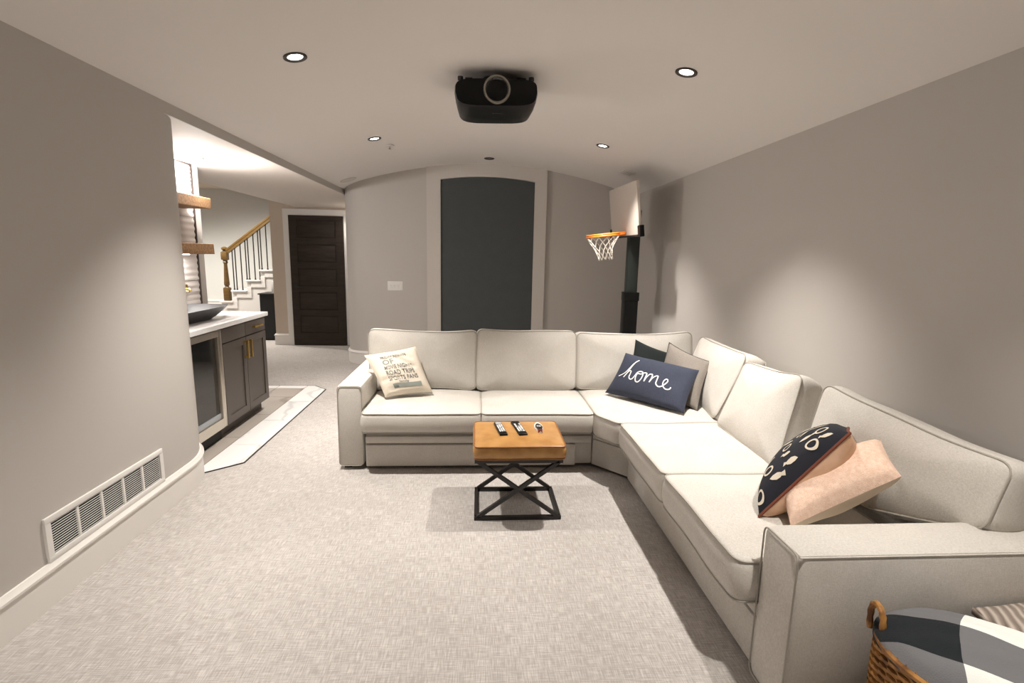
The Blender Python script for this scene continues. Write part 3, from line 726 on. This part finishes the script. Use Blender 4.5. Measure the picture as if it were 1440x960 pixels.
bm = bmesh.new(); lathe(bm, [(.03, 2.60), (.03, 2.612), (.09, 2.612), (.095, 2.631), (0, 2.631)], 20, Matrix.Translation((.102, 3.585, 0))); meshobj('mount_post', bm, BLACKM, pj, True)
for sx in (-1, 1):
    bm = bmesh.new(); tube(bm, [PM @ V(sx * .15, .02, .085), PM @ V(sx * .05, .02, .115)], .008, 6); meshobj('mount_arm', bm, BLACKM, pj, True)
    bm = bmesh.new(); lathe(bm, [(0, .075), (.015, .075), (.015, .092), (0, .094)], 12, PM @ Matrix.Translation((sx * .195, -.15, 0))); meshobj('foot', bm, BLACKM, pj, True)
bm = bmesh.new()      # small maker's mark, too small to read: a triangle and dashes
box(bm, -.022, -.010, -.09, -.082, -.0792, -.0778, M=PM)
for i in range(5): box(bm, -.004 + i * .009, .003 + i * .009, -.089, -.084, -.0792, -.0778, M=PM)
for i in range(4): box(bm, -.016 + i * .010, -.008 + i * .010, .0, .004, -.0796, -.0782, M=PM)
meshobj('maker_mark', bm, LOGO, pj)

# ------------------------------------------------------------------ basketball hoop
hp = thing('basketball_hoop', 'portable basketball hoop with white backboard and orange rim standing behind the sofa', 'basketball hoop', (1.66, 5.5, 0))
bx('base', BLACKT, hp, 1.42, 1.9, 5.2, 6.0, 0, .16, bev=.03)
bx('lower_pole', BLACKP, hp, 1.615, 1.765, 5.43, 5.57, .16, 1.105, bev=.008)
bx('pole_collar', BLACKP, hp, 1.612, 1.772, 5.425, 5.575, 1.02, 1.115, bev=.006)
bx('upper_pole', POLE, hp, 1.630, 1.752, 5.45, 5.55, 1.1, 2.0, bev=.01)
bA = math.atan2(.05, .88)
BM = Matrix.Translation((1.545, 5.46, 1.975)) @ Matrix.Rotation(bA, 4, 'Z') @ Matrix.Rotation(math.radians(-7), 4, 'Y')
bm = bmesh.new(); box(bm, 0, .035, -.43, .43, -.265, .27, bev=.006, M=BM); meshobj('backboard', bm, BOARD, hp, True)
bm = bmesh.new(); box(bm, -.004, .04, -.438, .438, -.275, -.255, M=BM)
for s_ in (-1, 1): box(bm, -.006, .042, s_ * .44 - .035, s_ * .44 + .035, -.28, -.165, bev=.008, M=BM)
box(bm, .035, .10, -.1, .1, -.2, .1, M=BM); meshobj('board_bracket', bm, BLACKP, hp)
RZ = -.235; rr = .175; rc_ = V(-.06 - rr, 0, RZ)
bm = bmesh.new(); tube(bm, [BM @ (rc_ + V(rr * math.cos(2 * PI * i / 40), rr * math.sin(2 * PI * i / 40), 0)) for i in range(40)], .010, 8, closed=True); 
for s_ in (-1, 1): tube(bm, [BM @ V(-.012, .06 * s_, RZ), BM @ V(-.10, .10 * s_, RZ)], .008, 6)
tube(bm, [BM @ (rc_ + V(rr * math.cos(2 * PI * i / 40), rr * math.sin(2 * PI * i / 40), .018)) for i in range(40)], .009, 8, closed=True)
box(bm, -.07, -.004, -.07, .07, RZ - .008, RZ + .028, bev=.004, M=BM); meshobj('rim', bm, ORANGE, hp, True)
bm = bmesh.new(); K = 12; rowsz = [0, .05, .10, .15, .20, .245]; rad = [rr * .99, .140, .112, .092, .080, .078]
def npt(k, r_):
    a = 2 * PI * (k + (.5 if r_ % 2 else 0)) / K
    sw = .035 * math.sin(r_ * .9)
    return BM @ (rc_ + V(rad[r_] * math.cos(a) - sw * .3, rad[r_] * math.sin(a), -rowsz[r_] - .008 + .006 * math.sin(k * 2.1 + r_)))
for r_ in range(len(rad) - 1):
    for k in range(K):
        tube(bm, [npt(k, r_), npt(k, r_ + 1)], .0032, 5); tube(bm, [npt(k, r_), npt(k - 1 if not r_ % 2 else k + 1, r_ + 1)], .0032, 5)
meshobj('net', bm, NETM, hp, True)

# ------------------------------------------------------------------ bar: worktop, cabinet, wine cooler, sink, shelves
FX = -1.97
bm = bmesh.new(); box(bm, -2.615, FX + .012, 3.48, 4.80, .885, .922, bev=.004); tag(meshobj('worktop', bm, QUARTZ, None, True), 'white quartz worktop on the bar cabinets', 'worktop')
cb = thing('bar_cabinet', 'charcoal brown base cabinet with brass pulls under the white worktop', 'cabinet', (-2.28, 4.36, 0))
bx('carcass', CABM, cb, -2.61, FX - .022, 3.945, 4.765, .10, .883)
bx('toe_kick', CABM, cb, -2.6, FX - .075, 3.945, 4.74, .007, .10)
def shaker(name, y0, y1, z0, z1, st_=.06):
    bm = bmesh.new(); box(bm, FX - .022, FX - .006, y0, y1, z0, z1)
    box(bm, FX - .006, FX + .002, y0, y0 + st_, z0, z1); box(bm, FX - .006, FX + .002, y1 - st_, y1, z0, z1)
    box(bm, FX - .006, FX + .002, y0 + st_, y1 - st_, z0, z0 + st_); box(bm, FX - .006, FX + .002, y0 + st_, y1 - st_, z1 - st_, z1)
    return meshobj(name, bm, CABM, cb)
def slabf(name, y0, y1, z0, z1): return bx(name, CABM, cb, FX - .022, FX + .002, y0, y1, z0, z1, bev=.002)
slabf('false_front', 3.953, 4.343, .765, .876)
dr = slabf('drawer', 4.349, 4.742, .765, .876)
def pull(parent, a, c, out=.03, r=.0075):
    bm = bmesh.new(); a = Vector(a); c = Vector(c); d = (c - a).normalized()
    tube(bm, [a + V(out, 0, 0) - d * .012, c + V(out, 0, 0) + d * .012], r, 4, sq=True)
    for p in (a, c): tube(bm, [p, p + V(out, 0, 0)], r * .8, 4, sq=True)
    o = meshobj('handle', bm, BRASS, None); o.parent = parent
    o.matrix_parent_inverse = Matrix.Translation(Vector(cb.location)) @ Matrix() if False else Matrix()
    return o
pull(dr, (FX, 4.475, .825), (FX, 4.615, .825))
d1 = shaker('door', 3.953, 4.343, .112, .757); d2 = shaker('door', 4.349, 4.742, .112, .757)
pull(d1, (FX, 4.312, .59), (FX, 4.312, .72)); pull(d2, (FX, 4.382, .59), (FX, 4.382, .72))
wc = thing('wine_cooler', 'glass door drinks cooler with stainless frame left of the bar cabinet', 'drinks cooler', (-2.28, 3.7, 0))
bm = bmesh.new(); wy0, wy1 = 3.485, 3.94
for a in ((-2.58, -2.56, wy0, wy1, .10, .875), (-2.56, FX - .05, wy0, wy0 + .02, .1, .875), (-2.56, FX - .05, wy1 - .02, wy1, .1, .875), (-2.56, FX - .05, wy0, wy1, .855, .875), (-2.56, FX - .05, wy0, wy1, .1, .13)): box(bm, *a)
meshobj('cabinet_shell', bm, BLACKT, wc)
bx('vent_grille', BLACKP, wc, -2.5, FX - .05, wy0, wy1, .007, .10)
bm = bmesh.new(); fz0, fz1 = .20, .875; fr = .045
fz0 = .115
box(bm, FX - .045, FX + .006, wy0, wy0 + fr, fz0, fz1, bev=.003); box(bm, FX - .045, FX + .006, wy1 - fr - .012, wy1, fz0, fz1, bev=.003)
box(bm, FX - .045, FX + .005, wy0 + fr, wy1 - fr, fz1 - fr, fz1); box(bm, FX - .045, FX + .005, wy0 + fr, wy1 - fr, fz0, fz0 + .075)
wd_ = meshobj('door', bm, STEEL, wc, True)
bx('glass', GLASS, wc, FX - .03, FX - .02, wy0 + fr, wy1 - fr, fz0 + .07, fz1 - fr)
for z in (.28, .42, .56, .70):
    bm = bmesh.new(); box(bm, -2.5, FX - .07, wy0 + .03, wy1 - .03, z, z + .008)
    box(bm, FX - .075, FX - .062, wy0 + .03, wy1 - .03, z - .01, z + .02); meshobj('wire_shelf', bm, BEAM, wc)
bx('control_strip', mat('grey_strip', (.32, .34, .36), .4), wc, FX - .02, FX - .012, wy0 + fr, wy1 - fr - .01, fz0 + .075, fz0 + .115)
# vessel sink
sk = bmesh.new(); M = Matrix.Translation((-2.27, 4.10, .922)) @ Matrix.Rotation(PI / 4, 4, 'Z')
def sq(r, z, e=5, n=40):
    o = []
    for i in range(n):
        a = 2 * PI * i / n; c, s_ = math.cos(a), math.sin(a); o.append(V(r * math.copysign(abs(c) ** (2 / e), c), r * math.copysign(abs(s_) ** (2 / e), s_), z))
    return o
M = Matrix.Translation((-2.29, 4.03, .922)); b2 = []
for (ax, ay, z) in ((.12, .24, 0), (.14, .30, .02), (.17, .375, .06), (.195, .43, .100), (.187, .415, .100), (.155, .345, .052), (.11, .22, .022)):
    b2.append([sk.verts.new(M @ V(p.x * ax, p.y * ay, z)) for p in sq(1, 0)])
for A, B in zip(b2, b2[1:]):
    for j in range(40): sk.faces.new((A[j], A[(j + 1) % 40], B[(j + 1) % 40], B[j]))
sk.faces.new(b2[0][::-1]); sk.faces.new(b2[-1]); bmesh.ops.recalc_face_normals(sk, faces=sk.faces)
tag(meshobj('vessel_sink', sk, SINK, None, True), 'dark slate grey vessel sink with flared rim on the white worktop', 'sink')
fc = thing('faucet', 'brass wall faucet on the fluted tiles above the dark sink', 'faucet', (-2.598, 4.67, 1.12))
bx('wall_plate', BRASS, fc, -2.60, -2.588, 4.60, 4.68, 1.10, 1.17, bev=.003)
bm = bmesh.new(); tube(bm, [(-2.59, 4.64, 1.13), (-2.555, 4.64, 1.13), (-2.545, 4.64, 1.115)], .012, 8); meshobj('spout', bm, BRASS, fc, True)
bm = bmesh.new(); tube(bm, [(-2.59, 4.63, 1.11), (-2.55, 4.63, 1.11)], .012, 8); meshobj('lever', bm, STEEL, fc, True)
# fluted tiles on the bar wall
wb = bpy.data.objects['wall_bar']
for z0_, z1_ in ((.925, 1.195), (1.20, 1.48), (1.485, 1.765), (1.77, 2.055), (2.06, 2.232)):
    for (ya, yb) in ((3.7, 4.30), (4.304, 4.895)):
        bm = bmesh.new(); nz = 22; prev = None
        for i in range(nz + 1):
            z = z0_ + (z1_ - z0_) * i / nz; x = -2.606 + .004 * math.sin(i / nz * 2 * PI * 5); r_ = [bm.verts.new((x, ya, z)), bm.verts.new((x, yb, z)), bm.verts.new((-2.62, yb, z)), bm.verts.new((-2.62, ya, z))]
            if prev:
                for j in range(4): bm.faces.new((prev[j], prev[(j + 1) % 4], r_[(j + 1) % 4], r_[j]))
            else: bm.faces.new(r_[::-1])
            prev = r_
        bm.faces.new(prev); bmesh.ops.recalc_face_normals(bm, faces=bm.faces); meshobj('tile', bm, WAVET, wb, True)
bm = bmesh.new(); box(bm, -2.62, -2.594, 4.897, 4.909, .923, 2.224); box(bm, -2.62, -2.594, 3.7, 4.909, 2.224, 2.236); struct(meshobj('metal_edge', bm, BRONZE, wb))
for z, lab in ((1.83, 'upper rustic wood beam shelf on the bar wall'), (1.44, 'lower rustic wood beam shelf on the bar wall')):
    bm = bmesh.new(); box(bm, -2.598, -2.355, 3.72, 4.72, z, z + .092, bev=.005)
    for v in bm.verts: v.co += wob(v.co, .004, 9)
    fs = tag(meshobj('floating_shelf', bm, BEAM, None), lab, 'shelf', 'rustic beam shelves')
    if z < 1.6:
        bx('light_strip', LAMPG, fs, -2.56, -2.54, 3.8, 4.66, z - .008, z - .0005)
        ld = bpy.data.lights.new('strip_glow', 'AREA'); ld.shape = 'RECTANGLE'; ld.size = .02; ld.size_y = .86; ld.energy = 7; ld.color = (1, .97, .93)
        lo = bpy.data.objects.new('strip_glow', ld); C.objects.link(lo); lo.location = (-2.52, 4.23, z - .012); lo.rotation_euler = (0, math.radians(-18), 0)

# ------------------------------------------------------------------ stair hall
sc_ = thing('staircase', 'white staircase with oak handrail and thin black iron balusters beyond the bar', 'staircase', (-4.3, 9.5, 0))
SX = [-4.50, -4.295, -4.042, -3.80, -3.56, -3.31]; SZ = [.60, .79, .975, 1.155, 1.34]
STW = mat('stair_white', (.72, .69, .65), .45)
for i, z in enumerate(SZ):
    x1_ = SX[i + 1]
    bm = bmesh.new(); box(bm, SX[i], x1_, 9.12, 9.98, 0, z - .03); meshobj('riser_block', bm, STW, sc_)
    bx('tread', STW, sc_, SX[i] - .02, x1_ + .0, 9.085, 9.98, z - .03, z, bev=.006)
    bm = bmesh.new(); box(bm, SX[i] + .071, x1_ + .07, 9.104, 9.121, z - .13, z - .031); box(bm, x1_ - .004, x1_ + .07, 9.104, 9.121, z - .030, z + .058); meshobj('skirt_trim', bm, STW, sc_)
bx('riser_block', STW, sc_, -4.75, -4.50, 9.12, 9.98, 0, .38); bx('tread', STW, sc_, -4.78, -4.50, 9.085, 9.98, .38, .41, bev=.006)
# newel post
nx_, ny_ = -4.40, 9.15
bm = bmesh.new(); box(bm, nx_ - .05, nx_ + .05, ny_ - .05, ny_ + .05, .60, .83, bev=.008); box(bm, nx_ - .05, nx_ + .05, ny_ - .05, ny_ + .05, 1.31, 1.45, bev=.008)
lathe(bm, [(.045, .83), (.028, .85), (.046, .88), (.042, .95), (.027, 1.24), (.042, 1.27), (.03, 1.29), (.045, 1.31)], 16, Matrix.Translation((nx_, ny_, 0)))
lathe(bm, [(.05, 1.45), (.03, 1.46), (.03, 1.475), (.052, 1.49), (.052, 1.515), (.03, 1.53), (0, 1.54)], 16, Matrix.Translation((nx_, ny_, 0)))
meshobj('newel_post', bm, OAK, sc_, True)
def rz(x): return 1.46 + (x + 4.35) * .765
bm = bmesh.new()
A = V(-4.36, 9.15, rz(-4.36)); B = V(-3.2, 9.15, rz(-3.2)); d = (B - A).normalized(); up = V(-d.z, 0, d.x)
prof = [(-.03, -.035), (.03, -.035), (.03, .0), (.035, .01), (.035, .03), (.02, .042), (-.02, .042), (-.035, .03), (-.035, .01), (-.03, 0)]
r0 = [bm.verts.new(A + V(0, 1, 0) * a + up * b_) for a, b_ in prof]; r1 = [bm.verts.new(B + V(0, 1, 0) * a + up * b_) for a, b_ in prof]
for j in range(10): bm.faces.new((r0[j], r0[(j + 1) % 10], r1[(j + 1) % 10], r1[j]))
bm.faces.new(r0[::-1]); bm.faces.new(r1); bmesh.ops.recalc_face_normals(bm, faces=bm.faces); meshobj('handrail', bm, OAK, sc_)
for x in (-4.256, -4.209, -4.115, -4.03, -3.987, -3.889, -3.808, -3.766, -3.668, -3.57, -3.52):
    x += -.02; zb_ = [z for sx, z in zip(SX, SZ) if x >= sx - .022][-1]
    bm = bmesh.new(); tube(bm, [(x, 9.15, zb_), (x, 9.15, rz(x) - .03)], .0095, 6)
    lathe(bm, [(.018, 0), (.018, .012), (.008, .03)], 8, Matrix.Translation((x, 9.15, zb_))); lathe(bm, [(.008, -.06), (.017, -.035), (.017, -.02)], 8, Matrix.Translation((x, 9.15, rz(x))))
    meshobj('baluster', bm, BLACKM, sc_, True)
bk = thing('low_cabinet', 'black low cabinet standing under the stairs behind the hall wall', 'cabinet', (-3.4, 8.7, 0))
bx('body', BLACKT, bk, -3.605, -2.9, 8.545, 8.95, .03, .765); bx('plinth', BLACKT, bk, -3.58, -2.95, 8.57, 8.93, 0, .03); bx('top', BLACKM, bk, -3.63, -2.88, 8.53, 8.97, .765, .785, bev=.003)
pf = thing('picture_frame', 'small white frame with a brown picture on the black cabinet', 'picture frame', (-3.37, 8.6, .785))
bx('frame', WHITE, pf, -3.43, -3.26, 8.60, 8.625, .785, .985, bev=.003); bx('picture', BEAM, pf, -3.36, -3.28, 8.597, 8.602, .84, .95)

# ------------------------------------------------------------------ left wall air return
vt = thing('air_return_grille', 'white slatted air return grille low on the left wall above the baseboard', 'vent', (XL, 2.42, .18))
gy0, gy1, gz0, gz1 = 2.02, 2.80, .178, .375; gx = XL
bm = bmesh.new(); w_ = .028
box(bm, gx, gx + .012, gy0, gy1, gz0, gz0 + w_, bev=.003); box(bm, gx, gx + .012, gy0, gy1, gz1 - w_, gz1, bev=.003); box(bm, gx, gx + .0118, gy0, gy0 + w_, gz0 + w_ - .002, gz1 - w_ + .002); box(bm, gx, gx + .0118, gy1 - w_, gy1, gz0 + w_ - .002, gz1 - w_ + .002)
meshobj('frame', bm, WHITE, vt, True)
cw = (gy1 - gy0 - 2 * w_) / 5
for k in range(1, 5): bx('divider', WHITE, vt, gx, gx + .009, gy0 + w_ + cw * k - .006, gy0 + w_ + cw * k + .006, gz0 + w_, gz1 - w_)
bx('duct_back', BLACKT, vt, gx + .0008, gx + .0018, gy0 + .01, gy1 - .01, gz0 + .01, gz1 - .01)
for k in range(5):
    bm = bmesh.new(); ns = 13
    for i in range(ns):
        z = gz0 + w_ + (gz1 - gz0 - 2 * w_) * (i + .5) / ns
        M = Matrix.Translation((gx + .005, gy0 + w_ + cw * (k + .5), z)) @ Matrix.Rotation(math.radians(-25), 4, 'Y')
        box(bm, -.0034, .0034, -cw / 2 + .006, cw / 2 - .006, -.0012, .0012, M=M)
    stuff(meshobj('louvers', bm, WHITE, vt))

# switch plate, sprinkler, speaker, ceiling vent
sw = thing('switch_plate', 'white four-gang light switch plate on the back wall left of the arched frame', 'light switch', (-1.09, YB, 1.06))
bx('plate', WHITE, sw, -1.193, -.993, YB - .008, YB, 1.0, 1.122, bev=.003)
for i in range(3): bx('toggle', TRIM, sw, -1.155 + .046 * i, -1.145 + .046 * i, YB - .02, YB - .006, 1.05, 1.075, bev=.002)
bx('rocker', TRIM, sw, -1.035, -1.005, YB - .011, YB - .006, 1.03, 1.095, bev=.002)
x = -.89; y = 5.3; z = vz(x)
sp = thing('sprinkler', 'small ceiling sprinkler head between the far left downlight and the arched frame', 'sprinkler', (x, y, z))
bm = bmesh.new(); lathe(bm, [(.045, .0), (.045, -.006), (.02, -.012), (0, -.012)], 20, Matrix.Translation((x, y, z))); meshobj('escutcheon', bm, CEIL, sp, True)
bm = bmesh.new(); lathe(bm, [(.008, -.01), (.008, -.035), (.018, -.037), (.018, -.04), (0, -.04)], 12, Matrix.Translation((x, y, z))); meshobj('head', bm, FRAME, sp, True)
x = -1.60; y = 6.5; z = vz(x)
cs = thing('ceiling_speaker', 'round painted ceiling speaker by the left end of the back wall', 'speaker', (x, y, z))
bm = bmesh.new(); lathe(bm, [(0, -.004), (.085, -.004), (.09, -.008), (.1, -.006), (.1, .0)], 32, Matrix.Translation((x, y, z)) @ Matrix.Rotation(sl(x), 4, 'Y')); meshobj('grille', bm, FRAME, cs, True)
x = 1.64; y = 5.72; z = vz(x)
cv = thing('ceiling_vent', 'small rectangular vent in the ceiling above the backboard', 'vent', (x, y, z))
M = Matrix.Translation((x, y, z)) @ Matrix.Rotation(sl(x), 4, 'Y')
bm = bmesh.new(); box(bm, -.07, .07, -.10, .10, -.006, .002, bev=.002, M=M); meshobj('frame', bm, CEIL, cv, True)
for i in range(5): bm = bmesh.new(); box(bm, -.055 + i * .024, -.045 + i * .024, -.08, .08, -.010, -.004, M=M); meshobj('slat', bm, FRAME, cv)

# ------------------------------------------------------------------ wicker baskets with blankets
def basket(label, cx, cy, a, b_, rot, h, mat_, handles=True, loc=None):
    t = thing('wicker_basket', label, 'basket', (cx, cy, 0), 'wicker baskets beside the armrest')
    Mx = Matrix.Translation((cx, cy, 0)) @ Matrix.Rotation(rot, 4, 'Z')
    def P(ang, z, off=0):
        f = .86 + .14 * (z / h) + .05 * math.sin(PI * z / h)
        return Mx @ V((a * f + off) * math.cos(ang), (b_ * f + off) * math.sin(ang), z)
    bm = bmesh.new(); nst = 44; nr = int(h / .0105)
    for r_ in range(nr):
        z = .006 + (h - .012) * r_ / (nr - 1); pts = []
        for i in range(nst * 2):
            pts.append(P(2 * PI * i / (nst * 2), z, .0045 * (1 if (i % 4 < 2) else -1) * (1 if r_ % 2 else -1)))
        tube(bm, pts, .0062, 4, closed=True)
    stuff(meshobj('weave', bm, mat_, t, True))
    bm = bmesh.new(); prism(bm, [tuple((P(2 * PI * i / 32, .005) ).xy) for i in range(32)], .001, .01); meshobj('bottom', bm, mat_, t)
    bm = bmesh.new(); tube(bm, [P(2 * PI * i / 48, h) for i in range(48)], .011, 8, closed=True)
    for i in range(60):
        p = P(2 * PI * i / 60, h); q = P(2 * PI * (i + .7) / 60, h)
        tube(bm, [p + V(0, 0, .011), q + V(0, 0, -.008)], .005, 4)
    meshobj('rim', bm, mat_, t, True)
    for ang in ((PI, 0) if handles else ()):
        bm = bmesh.new(); pts = []
        for i in range(17):
            u = PI * i / 16; c0 = P(ang, h, .006); e_ = (P(ang + .3, h) - P(ang - .3, h)).normalized(); e_.rotate(Matrix.Rotation(math.radians(30), 3, 'Z')); pts.append(c0 + e_ * (.027 * math.cos(u) * (1 + .9 * math.sin(u))) + V(0, 0, .092 * math.sin(u) - .022))
        tube(bm, pts, [.0078 + .0020 * (i % 2) for i in range(17)], 8); meshobj('handle', bm, mat_, t, True)
    return t, P
def blanket(name, label, m, cx, cy, a, b_, rot, z0, hump, nx=44, ny=36, seed=0, sqr=False):
    bm = bmesh.new(); Mx = Matrix.Translation((cx, cy, 0)) @ Matrix.Rotation(rot, 4, 'Z'); G = []
    uvl = bm.loops.layers.uv.new('UVMap')
    for i in range(nx + 1):
        row = []
        for j in range(ny + 1):
            u = -1 + 2 * i / nx; v = -1 + 2 * j / ny
            x = u * math.sqrt(1 - v * v / 2); y = v * math.sqrt(1 - u * u / 2); r = math.hypot(x, y)
            if sqr: x = u * (1 - .04 * v * v); y = v * (1 - .04 * u * u)
            z = z0 + hump * (1 - r ** 3.2) + .012 * noise.noise(V(x * 2.2 + seed, y * 3.5, 0)) * (1 - r ** 4) - .03 * max(0, r - .9) * 10 * .35
            row.append((bm.verts.new(Mx @ V(x * a, y * b_, z)), (u + 1) / 2, (v + 1) / 2))
        G.append(row)
    for i in range(nx):
        for j in range(ny):
            q = (G[i][j], G[i + 1][j], G[i + 1][j + 1], G[i][j + 1]); f = bm.faces.new([k[0] for k in q])
            for lp, k in zip(f.loops, q): lp[uvl].uv = (k[1], k[2])
    # folded thickness below
    r = bmesh.ops.extrude_face_region(bm, geom=bm.faces[:]); 
    for v in [e for e in r['geom'] if isinstance(e, bmesh.types.BMVert)]: v.co.z -= .02
    bmesh.ops.recalc_face_normals(bm, faces=bm.faces)
    o = meshobj(name, bm, m, None); o.data.polygons.foreach_set('use_smooth', [True] * len(o.data.polygons))
    return tag(o, label, 'blanket')
# large check cloth: two crossing stripe sets woven over each other
CHK = bpy.data.materials.new('check_blanket'); CHK.use_nodes = True; nt = CHK.node_tree; N = nt.nodes; L = nt.links; bs = N['Principled BSDF']; bs.inputs['Roughness'].default_value = .95
uv = N.new('ShaderNodeUVMap'); sep = N.new('ShaderNodeSeparateXYZ'); L.new(uv.outputs[0], sep.inputs[0])
def steps(sock, stops):
    r = N.new('ShaderNodeValToRGB'); r.color_ramp.interpolation = 'CONSTANT'
    while len(r.color_ramp.elements) < len(stops): r.color_ramp.elements.new(.5)
    for e, (p, c) in zip(r.color_ramp.elements, stops): e.position = p; e.color = (c, c, c, 1)
    L.new(sock, r.inputs[0]); return r.outputs[0]
su = steps(sep.outputs[0], [(0, 0), (.31, 1), (.92, 0)]); sv = steps(sep.outputs[1], [(0, 1), (.22, 0), (.60, 1)])
ad = N.new('ShaderNodeMath'); ad.operation = 'ADD'; L.new(su, ad.inputs[0]); L.new(sv, ad.inputs[1]); hf = N.new('ShaderNodeMath'); hf.operation = 'MULTIPLY'; hf.inputs[1].default_value = .5; L.new(ad.outputs[0], hf.inputs[0])
rp = N.new('ShaderNodeValToRGB'); rp.color_ramp.interpolation = 'CONSTANT'; rp.color_ramp.elements.new(.25); rp.color_ramp.elements.new(.75)
E_ = rp.color_ramp.elements; E_[0].position = 0; E_[0].color = (.006, .009, .012, 1); E_[1].position = .25; E_[1].color = (.15, .15, .155, 1); E_[2].position = .75; E_[2].color = (.78, .80, .76, 1)
E_[3].position = 1; E_[3].color = (.78, .80, .76, 1)
L.new(hf.outputs[0], rp.inputs[0]); L.new(rp.outputs[0], bs.inputs['Base Color'])
tcn = N.new('ShaderNodeTexCoord'); nz_ = N.new('ShaderNodeTexNoise'); nz_.inputs['Scale'].default_value = 300; L.new(tcn.outputs['Object'], nz_.inputs['Vector']); bp = N.new('ShaderNodeBump'); bp.inputs['Strength'].default_value = .4; bp.inputs['Distance'].default_value = .004
L.new(nz_.outputs['Fac'], bp.inputs['Height']); L.new(bp.outputs[0], bs.inputs['Normal'])
basket('golden brown wicker basket with loop handle beside the near armrest, holding the checked blanket', 1.36, 1.025, .275, .195, math.radians(-45), .44, WICK)
blanket('checked_blanket', 'black white and grey large check blanket folded in the golden wicker basket', CHK, 1.367, 1.03, .288, .208, math.radians(-45), .458, .058, seed=3)
basket('darker wicker basket at the right edge of the photo, holding the taupe ribbed blanket', 1.75, 1.165, .20, .145, math.radians(0), .425, WICK2, handles=False)
blanket('ribbed_blanket', 'taupe ribbed blanket folded in the darker wicker basket', RIBB, 1.75, 1.165, .205, .15, 0, .437, .03, seed=8, sqr=True)
for o in bpy.data.objects:
    if '_loc' in o: del o['_loc']
